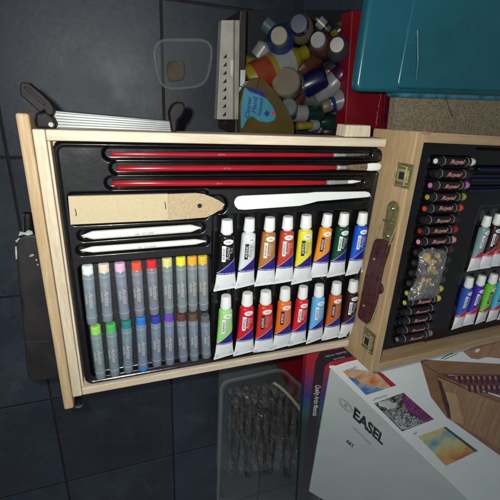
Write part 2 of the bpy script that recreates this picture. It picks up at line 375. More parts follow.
# ------------------------------------------------------------------ the left tray
T = thing('paint_tray', 'open pale wooden tray with glossy black insert holding brushes, pastels and tubes', 'art tray')
def part(name, m, a, bb, parent=T, bev=.0012, frame=None):
    return MB().box(a, bb, frame).build(name, m, parent, bevel=bev)
part('side_rail', M['wood_y'], (0, 0, -.028), (.0105, .3148, 0))
part('top_rail', M['wood_x'], (.0108, .3045, -.028), (.397, .3148, -.0006))
part('bottom_rail', M['wood_x'], (.0108, 0, -.028), (.396, .0105, -.0006))
part('end_rail', M['wood_y'], (.386, .0108, -.028), (.3935, .3042, -.0172))
part('back_panel', M['wood_x'], (.0108, .0108, -.0275), (.3855, .3042, -.0235), bev=0)
part('inner_strip', M['wood_y'], (.0108, .0108, -.0233), (.0132, .304, -.004), bev=.0005)
part('outer_board', M['side_wood'], (-.0115, -.0165, -.027), (-.0006, .3282, .0008), bev=.0022)
lt = thing('rod_end', 'small dark metal rod end under the corner of the pale tray', 'rod', tuple(P(78, 401, -.015)))
p0 = P(78, 398, -.016); p1 = P(78.5, 406, -.016)
MB().lathe(p0, p1, [(0, .004), (.6, .004), (.65, .0052), (.85, .0052), (.9, .003), (1, .003)], 14).build('rod', M['black_plastic'], lt, smooth=True)
MB().lathe(P(78.4, 403, -.0155), P(78.6, 405, -.0155), [(0, .0056), (1, .0056)], 14).build('ring', M['steel'], lt, smooth=True)

ZT = -.004
def cap_sdf(p, a, bb, r):
    ax, ay = a[0], a[1]; dx, dy = bb[0] - ax, bb[1] - ay; L = dx * dx + dy * dy
    t = max(0, min(1, ((p[0] - ax) * dx + (p[1] - ay) * dy) / L)); return math.hypot(p[0] - ax - dx * t, p[1] - ay - dy * t) - r
def box_sdf(p, x0, y0, x1, y1, r):
    qx = abs(p[0] - (x0 + x1) / 2) - (x1 - x0) / 2 + r; qy = abs(p[1] - (y0 + y1) / 2) - (y1 - y0) / 2 + r
    return math.hypot(max(qx, 0), max(qy, 0)) + min(max(qx, qy), 0) - r
def ss(t): t = max(0, min(1, t)); return t * t * (3 - 2 * t)
brushes = [((110, 154), (333, 155), (345, 155), (369, 154.5), 2.1, 'thin'), ((117, 168.5), (336, 167.5), (345, 167.5), (381, 166.8), 2.7, 'flat'), ((112, 183.3), (326, 182.5), (347, 182), (361, 181.2), 2.7, 'round')]
stumps = [((81.6, 235.9), (201, 227.6), 3.7), ((80.5, 250.3), (206, 241), 2.9)]
UP = [((227.4, 219.6), (225.4, 289.4)), ((248.6, 218.2), (245, 286.5)), ((269.2, 217.4), (265, 285)), ((289, 216.4), (283.6, 282.4)), ((307, 215), (301.6, 282.5)), ((327, 214), (318.4, 277)), ((345.2, 213), (336, 275.8)), ((363.6, 212.4), (354, 274))]
LO = [((227, 295.5), (224, 356.8)), ((247.9, 292.8), (243.9, 353.6)), ((266.6, 290.9), (263.4, 352.8)), ((284.5, 288), (281.6, 347.3)), ((302.7, 286.6), (297.2, 344)), ((320, 284.8), (314.6, 341)), ((338, 282.2), (330.8, 338.6)), ((354.2, 280.4), (346.6, 335.7))]
RECT = (.0235, .0215, .1745, .1735)
def insert_height(x, y):
    p = (x, y); h = 0.0
    def rec(sd, depth, soft=.0025): 
        nonlocal h
        h = max(h, depth * ss(-sd / soft + .4))
    for a, e1, e2, c, w, k in BS: rec(cap_sdf(p, a, c, .0068), .007)
    for a, c in SS: rec(cap_sdf(p, a, c, .0062), .006)
    rec(box_sdf(p, *SANDR, .004), .006); rec(cap_sdf(p, TIP[0], TIP[1], .0115), .006); rec(cap_sdf(p, KN[0], KN[1], .0075), .006)
    rec(box_sdf(p, *RECT, .007), .0085)
    for r in TR:
        rec(box_sdf(p, *r, .004), .011)
    if h > .009:
        for xs in TX_RIDGES:
            if abs(x - xs) < .0012: h = min(h, .0085)
    z = ZT - h
    e = box_sdf(p, .0145, .0125, .396, .304, .011)
    if e > -.0045: z += .0022 * ss(min(1, (e + .0045) / .0015))
    if e > -.0012: z -= .012 * ss((e + .0012) / .0012)
    return z
xy = lambda q: (q.x, q.y)
BS = [(xy(P(a[0], a[1], ZT)), 0, 0, xy(P(d[0] - 1, d[1], ZT)), w, k) for a, bq, c, d, w, k in brushes]
SS = [(xy(P(a[0] + 2, a[1], ZT)), xy(P(c[0] - 1, c[1], ZT))) for a, c, w in stumps]
sa, sb = P(70, 195, ZT), P(205, 222, ZT); SANDR = (P(67, 196, ZT).x + .001, P(75, 225.5, ZT).y, P(208, 218, ZT).x, P(70, 193, ZT).y)
TIP = (xy(P(200, 206, ZT)), xy(P(218, 205, ZT)))
KN = (xy(P(243, 203.5, ZT)), xy(P(366, 195, ZT)))
def tub(L):
    q = [P(*a, ZT) for a, c in L] + [P(*c, ZT) for a, c in L]
    return (min(v.x for v in q) - .017, max(.0175, min(v.y for v in q) - .004), min(.389, max(v.x for v in q) + .016), max(v.y for v in q) + .004)
TR = [tub(UP), tub(LO)]
TX_RIDGES = []
mid = [(P(*a, ZT).x + P(*c, ZT).x) / 2 for a, c in UP]
TX_RIDGES = [(mid[i] + mid[i + 1]) / 2 for i in range(7)]
def grid(f, x0, y0, x1, y1, st, name, m, parent, frame=None, color=None, cut=None):
    nx, ny = int((x1 - x0) / st), int((y1 - y0) / st)
    vs = []
    for j in range(ny + 1):
        for i in range(nx + 1):
            x = x0 + (x1 - x0) * i / nx; y = y0 + (y1 - y0) * j / ny; q = Vector((x, y, f(x, y)))
            vs.append(q)
    fs = [(j * (nx + 1) + i, j * (nx + 1) + i + 1, (j + 1) * (nx + 1) + i + 1, (j + 1) * (nx + 1) + i) for j in range(ny) for i in range(nx)]
    if cut: fs = [f for f in fs if not all(cut(vs[i].x, vs[i].y) for i in f)]
    me = bpy.data.meshes.new(name); me.from_pydata(vs, [], fs)
    for pl in me.polygons: pl.use_smooth = True
    return link(name, me, m, parent)
grid(insert_height, .0140, .0120, .3965, .3043, .0011, 'black_insert', M['insert'], T, cut=lambda x, y: box_sdf((x, y), .0145, .0125, .396, .304, .011) > .0008)
b = MB(); b.prism(rrect(RECT[0] + .003, RECT[1] + .003, RECT[2] - .003, RECT[3] - .003, .005, ZT - .0078), (0, 0, -.0005)); b.build('speckled_liner', M['flock'], T)

# brushes
bl = {'thin': 'red handled brush with fine dark tip, uppermost of the three', 'flat': 'red handled brush with wide flat white tip, middle of the three', 'round': 'red handled brush with small pointed white tip, lowest of the three'}
for a, bq, c, d, w, k in brushes:
    zc = ZT - .0005; A, B_, C_, D_ = (P(*q, zc) for q in (a, bq, c, d))
    t = thing('paint_brush', bl[k], 'paintbrush', tuple(A), 'red paintbrushes in the top slots of the tray')
    r = w * .5 * ((B_ - CP).length + .0) / F * 2.1 * .5 * 1.0; r = {'thin': .0022, 'flat': .0030, 'round': .0030}[k]
    MB().lathe(A, B_, [(0, r * .45), (.004, r * .8), (.012, r), (.3, r * 1.12), (.85, r * 1.15), (1, r * .85)], 16).build('handle', M['red_paint'], t, smooth=True)
    MB().lathe(B_, C_, [(0, r * .9), (.15, r * .95), (.2, r * 1.08), (.27, r * .92), (.35, r * 1.05), (.42, r * .92), (1, r * .85)], 16).build('ferrule', M['ferrule'], t, smooth=True)
    if k == 'flat':
        E_ = C_.lerp(D_, .60)
        MB().lathe(C_, E_, [(0, r * .9), (.5, r * 1.25), (1, r * 1.45)], 16, .35).build('bristles', M['brass_bristle'], t, smooth=True)
        MB().lathe(E_, D_, [(0, r * 1.5), (.3, r * 1.7), (.8, r * 1.65), (.95, r * 1.2), (1, r * .6)], 16, .35).build('bristle_tip', M['white_bristle'], t, smooth=True)
    elif k == 'round':
        MB().lathe(C_, D_, [(0, r * .75), (.35, r * .8), (.8, r * .35), (1, .0002)], 14).build('bristles', M['white_bristle'], t, smooth=True)
    else:
        MB().lathe(C_, D_, [(0, r * .9), (.3, r), (.8, r * .5), (1, .0002)], 14).build('bristles', M['dark_bristle'], t, smooth=True)
    m_ = A.lerp(B_, .45); 
    text_on('ROYAL' if k != 'round' else 'No. 4', .0026, (m_.x, m_.y, m_.z + r * 1.13), (B_ - A), Vector((0, 0, 1)).cross(B_ - A), M['brass'], t)

# sanding paddle
zp = ZT + .0005
t = thing('sanding_paddle', 'tan sandpaper paddle with pointed wooden end and a hole, above the white stumps', 'sandpaper block', tuple(P(75, 210, zp)))
ol = [(168, 194.2), (196, 193.2), (204, 194.2), (213, 197.5), (220, 201), (225, 204.5), (221, 209.5), (213, 214.5), (206, 217.6), (168, 220.6)]
MB().prism([P(u, v, zp - .0005) for u, v in ol], (0, 0, -.003)).build('paddle_end', M['sand2'], t, bevel=.0005)
MB().prism([P(u, v, zp + .0006) for u, v in [(68, 196.5), (168, 194), (168.2, 220.2), (70.5, 224.8)]], (0, 0, -.0042)).build('sandpaper', M['sand'], t, bevel=.0004)
hc = P(199.7, 205.8, zp); MB().prism([hc + Vector((math.cos(a * .524) * .0027, math.sin(a * .524) * .0027, 0)) for a in range(12)], (0, 0, -.0002)).build('hole', M['hole'], t)
for (u, v, u2, v2) in ((75, 208.8, 76.2, 216), (164.6, 202, 165.6, 209)):
    MB().tube([P(u, v, zp + .001), P((u + u2) / 2 + .5, (v + v2) / 2, zp + .0016), P(u2, v2, zp + .001)], .00045, 6).build('staple', M['ink'], t)

# stumps
for i, (a, c, w) in enumerate(stumps):
    A, B_ = P(*a, ZT), P(*c, ZT); r = (.0047, .0035)[i]
    t = thing('blending_stump', ('thick white paper blending stump directly below the sandpaper paddle', 'thin white paper blending stump just above the pastels')[i], 'blending stump', tuple(A), 'white blending stumps below the paddle')
    MB().lathe(A, B_, [(0, .0004), (.06, r * .75), (.09, r), (.9, r * .98), (.93, r * .8), (1, .0004)], 20).build('paper_body', M['paper_white'], t, smooth=True)
    m_ = A.lerp(B_, .5); text_on(('#8  STUMP', '#2  STUMP')[i], .0042, (m_.x, m_.y - .0008, m_.z + r), (B_ - A), Vector((0, 0, 1)).cross(B_ - A), M['grey_ink'], t)

# palette knife
zk = ZT + .001
ol = [(235.5, 199), (238, 196.6), (243, 195.8), (300, 193.4), (308, 193.2), (316, 192.2), (366, 191.6), (369.5, 192.6), (371, 194.8), (369, 197.2), (340, 199.6), (318, 201.4), (310, 203.6), (300, 206), (245, 210), (238.5, 209.6), (235.3, 206.5), (234.3, 202.5)]
t = thing('palette_knife', 'white plastic palette knife lying below the red brushes', 'palette knife', tuple(P(240, 203, zk)))
MB().prism([P(u, v, zk) for u, v in ol], (0, 0, -.0028)).build('knife_body', M['white_plastic'], t, bevel=.0008)
gv = [(240, 200), (300, 197), (304, 199), (300, 202.5), (242, 206), (239, 203.5)]
MB().prism([P(u, v, zk + .0005) for u, v in gv], (0, 0, -.0005)).build('grip_pad', M['white_plastic'], t, bevel=.0002)

# ------------------------------------------------------------------ soft pastels
LP_, RP = .080, .0062
def cyl_wrap(me, r, lift=.0001):
    for v in me.vertices:
        a = max(-1.3, min(1.3, v.co.x / r)); R_ = r + lift + v.co.z
        v.co = Vector((math.sin(a) * R_, v.co.y, math.cos(a) * R_))
def make_pastel():
    r = thing('soft_pastel', 'x', 'pastel')
    b = MB(); b.lathe((0, 0, 0), (0, LP_, 0), [(0, RP * .93), (.012, RP), (.86, RP), (.862, RP * .985), (.87, RP * .95)], 24); b.build('sleeve', M['sleeve'], r, smooth=True)
    b = MB(); b.lathe((0, LP_ * .862, 0), (0, LP_, 0), [(0, RP * .93), (.75, RP * .93), (.93, RP * .9), (1, RP * .78)], 24); b.build('stick_tip', M['chalk'], r, smooth=True)
    for t_, s in ((.80, .0003), (.13, .0003), (.72, .00018)):
        if t_ == .72: continue
        b = MB(); b.lathe((0, LP_ * t_ - s, 0), (0, LP_ * t_ + s, 0), [(0, RP + .0001), (1, RP + .0001)], 24); b.build('ring', M['soft_ink'], r)
    for s, size, off, m, sh in (('Artist', .0068, .0016, 'peach_ink', .4), ('PASTEL', .0034, -.0036, 'soft_ink', 0)):
        me = text_mesh(s, size, sh, bold=.00008)
        for v in me.vertices: v.co = Vector((v.co.y + off, -v.co.x * (1.4 if size > .005 else 1.25) + LP_ * .45, v.co.z))
        cyl_wrap(me, RP); link('lettering', me, M[m], r)
    return r
proto = make_pastel(); first = True
R1 = [((87.2, 265), (92.6, 322.5), (215, 228, 222), 'white'), ((103.5, 263.2), (108, 319.8), (214, 203, 182), 'cream'), ((119.5, 262.4), (125, 317.6), (212, 172, 204), 'lilac pink'), ((136.2, 261.6), (140, 314.4), (214, 82, 45), 'orange red'), ((151.2, 259.6), (154.4, 312.8), (205, 35, 45), 'bright red'), ((166.9, 257.6), (169, 311.8), (208, 206, 125), 'pale yellow'), ((180.6, 256.4), (182.4, 310.6), (222, 220, 40), 'lemon yellow'), ((192.0, 255.8), (193, 309.4), (228, 165, 40), 'orange yellow'), ((202.6, 255.2), (203.8, 308.6), (214, 180, 50), 'mustard')]
R2 = [((95.2, 325.2), (101, 376.4), (140, 205, 85), 'lime green'), ((110.6, 323.2), (115, 373.8), (70, 175, 85), 'mid green'), ((126.2, 319.8), (128.5, 370.4), (25, 125, 118), 'teal'), ((140.6, 316), (143.2, 368), (25, 115, 195), 'sky blue'), ((155.4, 315), (157, 364.2), (35, 55, 155), 'dark blue'), ((168.8, 313), (170, 362.6), (95, 65, 175), 'violet'), ((181, 313), (183.5, 359.4), (92, 48, 42), 'reddish brown'), ((192.8, 313), (194.4, 358.4), (88, 72, 48), 'olive brown'), ((205, 315), (206.2, 356.2), (85, 90, 95), 'grey')]
def place(o, A, B_, L, w=None, roll=0):
    k = (B_ - A).length / L; o.matrix_world = frame_of(A, B_) @ Matrix.Rotation(roll, 4, 'Y') @ Matrix.Diagonal((w or k, k, w or k, 1))
for row, L in (('upper', R1), ('lower', R2)):
    for i, (top, bot, c, nm) in enumerate(L):
        c = lin(c)[:3]
        if first:
            o = proto; first = False
            for ch in o.children: ch.color = c + (1,)
        else: o = copy_tree(proto, None, c)
        o['label'] = '%s soft pastel in grey clear sleeve, %s row of pastels' % (nm, row); o['category'] = 'pastel'; o['group'] = 'soft pastels in two rows'
        place(o, P(*bot, ZT), P(*top, ZT), LP_, 1.0, random.uniform(-.25, .25))
        if nm == 'sky blue':
            b = MB(); b.lathe((0, -.0010, 0), (0, .004, 0), [(0, RP * .7), (.1, RP * .9), (.2, RP + .0003), (1, RP + .0003)], 24)
            link_o = b.build('blue_end', M['oil'], o, smooth=True, world=False, color=c); link_o.color = c + (1,)

# ------------------------------------------------------------------ paint tubes
TL = .095
ST = [(0, .0140, .0004), (.035, .0137, .0005), (.04, .0131, .0012), (.12, .0119, .0028), (.25, .0108, .0045), (.4, .0099, .0058), (.55, .0092, .0068), (.7, .0086, .0074), (.765, .0083, .0076), (.785, .0080, .0072), (.80, .0062, .0055), (.806, .0042, .0042)]
def hw(y):
    t = y / TL
    for (a, w0, h0), (b_, w1, h1) in zip(ST, ST[1:]):
        if a <= t <= b_: f = (t - a) / (b_ - a); return w0 + (w1 - w0) * f, h0 + (h1 - h0) * f
    return ST[-1][1:]
def surf(x, y):
    w, h = hw(y); return h * max(0, 1 - min(1, abs(x / w)) ** 2.4) ** (1 / 2.4)
def wrap_tube(me, lift):
    for v in me.vertices: v.co.z = surf(v.co.x, v.co.y) + lift + v.co.z
def make_tube(mt):
    r = thing('paint_tube', 'x', 'paint tube')
    b = MB(); rings = []; N = 28
    for t, w, h in ST:
        ring = []
        for i in range(N):
            a = 2 * math.pi * i / N; ca, sa_ = math.cos(a), math.sin(a)
            x = w * math.copysign(abs(ca) ** (2 / 2.4), ca); z = h * math.copysign(abs(sa_) ** (2 / 2.4), sa_)
            sk = .0012 * (1 - t) ** 2 * (1 if t < .3 else 0)
            ring.append(b.bm.verts.new((x, t * TL - (x * -.10 * (1 - t / .2) if t < .2 else 0), z)))
        rings.append(ring)
    for q in range(len(rings) - 1):
        for i in range(N): b.bm.faces.new((rings[q][i], rings[q][(i + 1) % N], rings[q + 1][(i + 1) % N], rings[q + 1][i]))
    b.bm.faces.new(rings[0]); b.bm.faces.new(rings[-1])
    b.build('tube_body', mt, r, smooth=True)
    b = MB(); b.lathe((0, .0752, 0), (0, .0790, 0), [(0, .0044), (.3, .0044), (.4, .0050), (.6, .0050), (.7, .0040), (1, .0040)], 18); b.build('neck', M['crimp'], r, smooth=True)
    b = MB(); n = 36; pr_ = [(0, .0060), (.03, .0068), (.93, .0061), (1, .0057)]; rings = []
    for t, rad in pr_:
        rings.append([b.bm.verts.new(((rad - (.0003 if i % 2 and 0 < t < .95 else 0)) * math.cos(2 * math.pi * i / n), .0785 + t * .0165, (rad - (.0003 if i % 2 and 0 < t < .95 else 0)) * math.sin(2 * math.pi * i / n))) for i in range(n)])
    for q in range(3):
        for i in range(n): b.bm.faces.new((rings[q][i], rings[q][(i + 1) % n], rings[q + 1][(i + 1) % n], rings[q + 1][i]))
    b.bm.faces.new(rings[0]); b.bm.faces.new(rings[-1]); b.build('screw_cap', M['white_plastic'], r, smooth=True)
    # emblem
    def patch(name, m, pts, lift):
        b = MB(); cx = sum(p[0] for p in pts) / len(pts); cy = sum(p[1] for p in pts) / len(pts)
        c = b.bm.verts.new((cx, cy, surf(cx, cy) + lift)); ring = [b.bm.verts.new((x, y, surf(x, y) + lift)) for x, y in pts]
        n_ = len(ring); mid_ = None
        for f_ in (.66, .33):
            inn = [b.bm.verts.new((cx + (x - cx) * f_, cy + (y - cy) * f_, surf(cx + (x - cx) * f_, cy + (y - cy) * f_) + lift)) for x, y in pts]
            for i in range(n_): b.bm.faces.new((ring[i], ring[(i + 1) % n_], inn[(i + 1) % n_], inn[i]))
            ring = inn
        for i in range(n_): b.bm.faces.new((c, ring[i], ring[(i + 1) % n_]))
        return b.build(name, m, r)
    patch('emblem', M['white_ink'], [(.0006 + .0056 * math.cos(a * .314), .0685 + .0036 * math.sin(a * .314)) for a in range(20)], .0002)
    me = text_mesh('R&L', .0030, 0, bold=.00005)
    for v in me.vertices: v.co.x += .0008; v.co.y += .0685
    wrap_tube(me, .0004); link('emblem_lettering', me, M['grey_ink'], r)
    b = MB(); n = 8; g = {}
    x0, x1, y0, y1 = -.0062, -.0020, .042, .0635
    for i in range(4):
        for j in range(n + 1): x = x0 + (x1 - x0) * i / 3; y = y0 + (y1 - y0) * j / n; g[i, j] = b.bm.verts.new((x, y, surf(x, y) + .0002))
    for i in range(3):
        for j in range(n): b.bm.faces.new((g[i, j], g[i + 1, j], g[i + 1, j + 1], g[i, j + 1]))
    b.build('name_panel', M['white_ink'], r)
    for s, size, off, mt_, nm in (('ACRYLIC', .0034, -.0041, 'ink', 'panel_lettering'), ('Royal', .0066, .0005, 'soft_ink', 'lettering'), ('12 ml', .0026, .0045, 'soft_ink', 'lettering')):
        me = text_mesh(s, size, .25 if s == 'Royal' else 0, bold=.00006)
        for v in me.vertices: v.co = Vector((-v.co.y + off, v.co.x * 1.15 + (.0528 if s != '12 ml' else .057), v.co.z))
        wrap_tube(me, .0003 if size > .005 or off > 0 else .0004); link(nm, me, M[mt_], r)
    me = text_mesh('ACRYLIC COLOUR 12 ml', .0018, 0, bold=.00004)
    for v in me.vertices: v.co.y += .0252
    wrap_tube(me, .0003); link('volume_lettering', me, M['white_ink'], r)
    return r
TU = make_tube(M['tube']); TUR = make_tube(M['tube_red'])
used = {id(TU): False, id(TUR): False}
def put_tube(pt, A, B_, c, label, group, dark=False):
    c = lin(c)[:3]
    if not used[id(pt)]:
        o = pt; used[id(pt)] = True
        for ch in o.children: ch.color = c + (1,)
    else: o = copy_tree(pt, None, c)
    o['label'] = label; o['category'] = 'paint tube'; o['group'] = group
    for ch in o.children:
        k = ch.name.split('.')[0]
        if dark and k in ('name_panel', 'panel_lettering', 'lettering'):
            ch.data = ch.data.copy() if False else darkcopy(ch.data, 'ink' if k == 'name_panel' else ('grey_ink' if k == 'lettering' else 'white_ink'))
    k = (B_ - A).length / TL
    o.matrix_world = frame_of(A, B_) @ Matrix.Rotation(random.uniform(-.02, .02), 4, 'Z') @ Matrix.Rotation(random.uniform(-.16, .16), 4, 'Y') @ Matrix.Diagonal(((1.08 if pt is TU else .98) * k * random.uniform(.96, 1.05), k, k, 1))
    return o
_dc = {}
def darkcopy(me, m):
    if (me.name, m) not in _dc:
        c = me.copy(); c.materials.clear(); c.materials.append(M[m]); _dc[(me.name, m)] = c
    return _dc[(me.name, m)]
UC = [((14, 15, 18), 'black', 0), ((205, 212, 215), 'white', 1), ((168, 112, 48), 'ochre brown', 0), ((186, 62, 38), 'rust red', 0), ((222, 216, 50), 'lemon yellow', 1), ((226, 142, 22), 'amber yellow', 1), ((14, 70, 44), 'dark green', 0), ((22, 82, 200), 'bright blue', 0)]
LC = [((148, 212, 122), 'light green', 2), ((200, 22, 42), 'crimson red', 0), ((204, 44, 24), 'scarlet', 1), ((226, 104, 28), 'bright orange', 1), ((206, 26, 38), 'signal red', 0), ((92, 172, 226), 'sky blue', 0), ((190, 92, 30), 'burnt orange', 1), ((52, 22, 24), 'dark brown', 0)]
for row, PX, CC in (('upper', UP, UC), ('lower', LO, LC)):
    for i, ((tp, bt), (c, nm, dk)) in enumerate(zip(PX, CC)):
        lab = '%s paint tube with white cap, %s tube row of the left tray' % (nm, row)
        if nm in ('crimson red', 'signal red'): lab = '%s tube with white cap, %s of the lower tube row' % ('red', 'second from the left' if nm[0] == 'c' else 'fifth from the left')
        put_tube(TU, P(*bt, ZT), P(*tp, ZT), c, lab, 'paint tubes in two rows of the left tray', dk == 1)

# ------------------------------------------------------------------ the right case
K = bpy.data.objects.new('paint_case', None); COL.objects.link(K); K.matrix_world = CASE
tag(K, 'tan wooden carrying case with leather handle and brass latches, black insert of pastels inside', 'art case')
CW, CD, CH = .42, .337, .078
def kpart(name, m, a, bb, bev=.0012): return MB().box(a, bb).build(name, m, K, bevel=bev, world=False)
kpart('front_wall', M['case_y'], (0, 0, -CH), (.0135, CD, 0), .0016)
kpart('end_wall', M['case_x'], (.0138, CD - .0125, -CH), (CW, CD - .0003, -.0004))
kpart('end_wall', M['case_x'], (.0138, .0003, -CH), (CW, .0120, -.0004))
kpart('back_wall', M['case_y'], (CW + .0003, 0, -CH), (CW + .0135, CD, 0))
kpart('bottom_panel', M['case_x'], (.0138, .0123, -CH + .001), (CW, CD - .013, -CH + .006), 0)
NP = 18
def kz(x, y):
    z = -.018
    if x > .1265: z = -.024 - .001 * ss((x - .1265) / .002)
    if x < .1265 and y < .020: z -= .012 * ss((.020 - y) / .0015)
    if x > .1265 and y > .318: z -= .010
    h = 0
    if .044 < x < .1265:
        for k in range(NP):
            yy = .3016 - .01559 * k
            if abs(y - yy) < .0075 and .0465 < x < .1245: h = max(h, .004 * ss((.0072 - abs(y - yy)) / .0025) * ss((x - .0465) / .002) * ss((.1245 - x) / .002))
    if x > .1265:
        for yy in (.292, .281, .270):
            if x > .130: h = max(h, .004 * ss((.0045 - abs(y - yy)) / .002) * ss((x - .130) / .002))
        for (y0, y1) in ((.026, .1265), (.1325, .236)):
            h = max(h, .008 * ss(-box_sdf((x, y), .176, y0, .405, y1, .004) / .002 + .3))
    return z - h
grid(kz, .0138, .0123, .4195, .3244, .0014, 'black_insert', M['insert'], K)

# brass latches and handle on the wall
def latch(px, nm):
    (u0, v0, u1, v1) = px
    cy = PW((u0 + u1) / 2, v0, -.001).y, PW((u0 + u1) / 2, v1, -.001).y; y1, y0 = max(cy), min(cy)
    zc = PW((u0 + u1) / 2, (v0 + v1) / 2, -.002).z
    l = MB().box((-.0014, y0, zc - .013), (-.0001, y1, zc + .012)).build('latch', M['brass_dull'], K, bevel=.0005, world=False)
    ym = (y0 + y1) / 2; hw_ = (y1 - y0) / 2
    MB().box((-.0042, ym - hw_ * .55, zc - .009), (-.0016, ym + hw_ * .55, zc + .010)).build('catch', M['brass'], l, bevel=.0012, world=False)
    b = MB()
    for sy in (-1, 1): b.tube([(-.0035, ym + sy * hw_ * .78, zc - .011), (-.0048, ym + sy * hw_ * .78, zc), (-.0035, ym + sy * hw_ * .70, zc + .011)], .0010, 8)
    for zz in (-.010, .0065): b.tube([(-.0045, ym - hw_ * .8, zc + zz), (-.0050, ym, zc + zz), (-.0045, ym + hw_ * .8, zc + zz)], .0011, 8)
    b.build('wire_loop', M['brass'], l, smooth=True, world=False)
    MB().box((-.0050, ym - hw_ * .3, zc - .004), (-.0043, ym + hw_ * .3, zc + .004)).build('button', M['hole'], l, world=False)
latch((396, 163, 410, 188), 0); latch((360, 329, 376, 352), 1)
# hinge straps of the handle: rounded brass plates
def strap(pt, pb):
    A, B_ = PW(*pt, -.0012), PW(*pb, -.0012); d = (B_ - A).normalized(); n = Vector((-1, 0, 0)); s = n.cross(d).normalized(); w = .0105
    pts = []
    for c, a0 in ((A, 180), (B_, 0)):
        for i in range(9):
            a = math.radians(a0 + 180 * i / 8); pts.append(c + s * (w * math.cos(a)) + d * (w * math.sin(a)))
    o = MB().prism(pts, (-.0012, 0, 0)).build('strap_plate', M['brass_dull'], K, bevel=.0005, world=False)
    for c in (A.lerp(B_, -.02), B_.lerp(A, -.02)):
        MB().lathe(c + n * .001, c + n * .0034, [(0, .0026), (.5, .0026), (1, .0012)], 14).build('rivet', M['steel'], o, smooth=True, world=False)
    mm = A.lerp(B_, .48) + n * .0028
    b = MB(); b.tube([mm - s * .0105, mm - s * .004 + n * .002, mm + s * .004 + n * .002, mm + s * .0105], .0016, 10); b.build('strap_bar', M['steel'], o, smooth=True, world=False)
    return mm, s
mm, s_ = strap((393.3, 209), (388.6, 235.5))
HX = -.009
hp = [(373.5, 240.5), (376, 238.6), (380, 239), (387, 242.5), (388.3, 245), (386.5, 253), (381.5, 268), (378.6, 282), (375.5, 300), (371, 317), (367, 324.6), (363.5, 323), (358, 318.5), (357, 315), (359.8, 300), (364.8, 274), (368.6, 258)]
hd = MB().prism([PW(u, v, HX) for u, v in hp], (.0055, 0, 0)).build('handle', M['leather'], K, bevel=.0018, seg=3, world=False)
sp = [(376.5, 241), (373, 257), (368, 277), (363.5, 300), (360.5, 317)]; sq = [(385, 245), (378.5, 262), (374.5, 283), (370.5, 305), (366.5, 320)]
for L_ in (sp, sq):
    b = MB()
    for (a, c) in zip(L_, L_[1:]):
        for k in range(4):
            f0, f1 = k / 4 + .04, k / 4 + .17
            q0 = PW(a[0] + (c[0] - a[0]) * f0, a[1] + (c[1] - a[1]) * f0, HX - .0001); q1 = PW(a[0] + (c[0] - a[0]) * f1, a[1] + (c[1] - a[1]) * f1, HX - .0001)
            b.tube([q0, q1], .00035, 6)
    b.build('stitching', M['stitch'], hd, world=False)
for u, v in ((374.4, 259), (364, 305.5)):
    c = PW(u, v, HX); MB().lathe(c, c + Vector((-.0016, 0, 0)), [(0, .0017), (.6, .0017), (1, .0008)], 14).build('stud', M['brass'], hd, smooth=True, world=False)
for a, c in (((381.5, 221), (371.8, 250)), ((396, 227), (386.5, 250)), ((388.8, 247), (379, 262)), ((377, 306), (371, 322)), ((371, 322), (365, 325.4))):
    MB().tube([PW(*a, -.006), PW(*c, -.008)], .0009, 8).build('handle_wire', M['brass'], K, smooth=True, world=False)
c = PW(379.5, 288, -.0005); MB().lathe(c, c + Vector((-.003, 0, 0)), [(0, .0085), (.7, .008), (1, .006)], 20).build('strap_end', M['leather'], K, smooth=True, world=False)
c2 = c + Vector((-.0032, 0, .001)); MB().lathe(c2, c2 + Vector((-.0015, 0, 0)), [(0, .0018), (1, .0009)], 12).build('rivet', M['steel'], K, smooth=True, world=False)
MB().box((-.0006, PW(393, 257, 0).y, -.020), (-.0001, PW(393, 276, 0).y, -.013)).build('filler_patch', M['wood_y'], K, world=False)

MB().prism([PC(u, v, .0002) for u, v in ((421, 131.4), (424, 130.8), (429, 132), (432, 132.6), (430, 134.8), (426, 135), (422, 134.2))], (0, 0, -.0004)).build('pink_stain', mat('pink_stain', (.48, .20, .14), .7, noise=.2, nscale=300, alpha=.55), K, world=False)
# oil pastels
LO_, RO = .070, .0058
def make_oil():
    r = thing('oil_pastel', 'x', 'oil pastel')
    MB().lathe((0, .0005, 0), (0, LO_ * .85, 0), [(0, RO * .90), (.02, RO), (.99, RO), (1, RO * .98)], 22).build('wrapper', M['wrap'], r, smooth=True)
    MB().lathe((0, 0, 0), (0, LO_, 0), [(0, RO * .55), (.02, RO * .62), (.5, RO * .9), (.93, RO * .92), (.98, RO * .8), (1, RO * .5)], 20).build('stick', M['oil'], r, smooth=True)
    for t_ in (.155, .77):
        MB().lathe((0, LO_ * t_, 0), (0, LO_ * t_ + .0007, 0), [(0, RO + .0001), (1, RO + .0001)], 22).build('ring', M['soft_ink'], r)
    me = text_mesh('Royal', .0074, .35, bold=.00022)
    for v in me.vertices: v.co = Vector((-v.co.y, v.co.x * 1.5 + LO_ * .46, v.co.z))
    cyl_wrap(me, RO); link('lettering', me, M['pink_ink'], r)
    return r
oc_ = [((215, 218, 215), 'white'), ((16, 15, 18), 'black'), ((190, 110, 175), 'lilac'), ((160, 155, 45), 'olive yellow'), ((215, 70, 25), 'orange red'), ((40, 18, 18), 'dark brown'), ((175, 28, 25), 'deep red'), ((215, 150, 145), 'pale pink'), ((60, 45, 60), 'dusky mauve'), ((30, 60, 40), 'bottle green'), ((60, 45, 25), 'umber'), ((70, 60, 50), 'taupe'), ((185, 190, 60), 'yellow green'), ((200, 190, 80), 'straw yellow'), ((36, 20, 36), 'dark plum'), ((22, 24, 50), 'navy blue'), ((44, 20, 26), 'dark maroon'), ((120, 118, 122), 'light grey')]
prot = make_oil(); cpy = lambda v: CASE @ Vector(v)
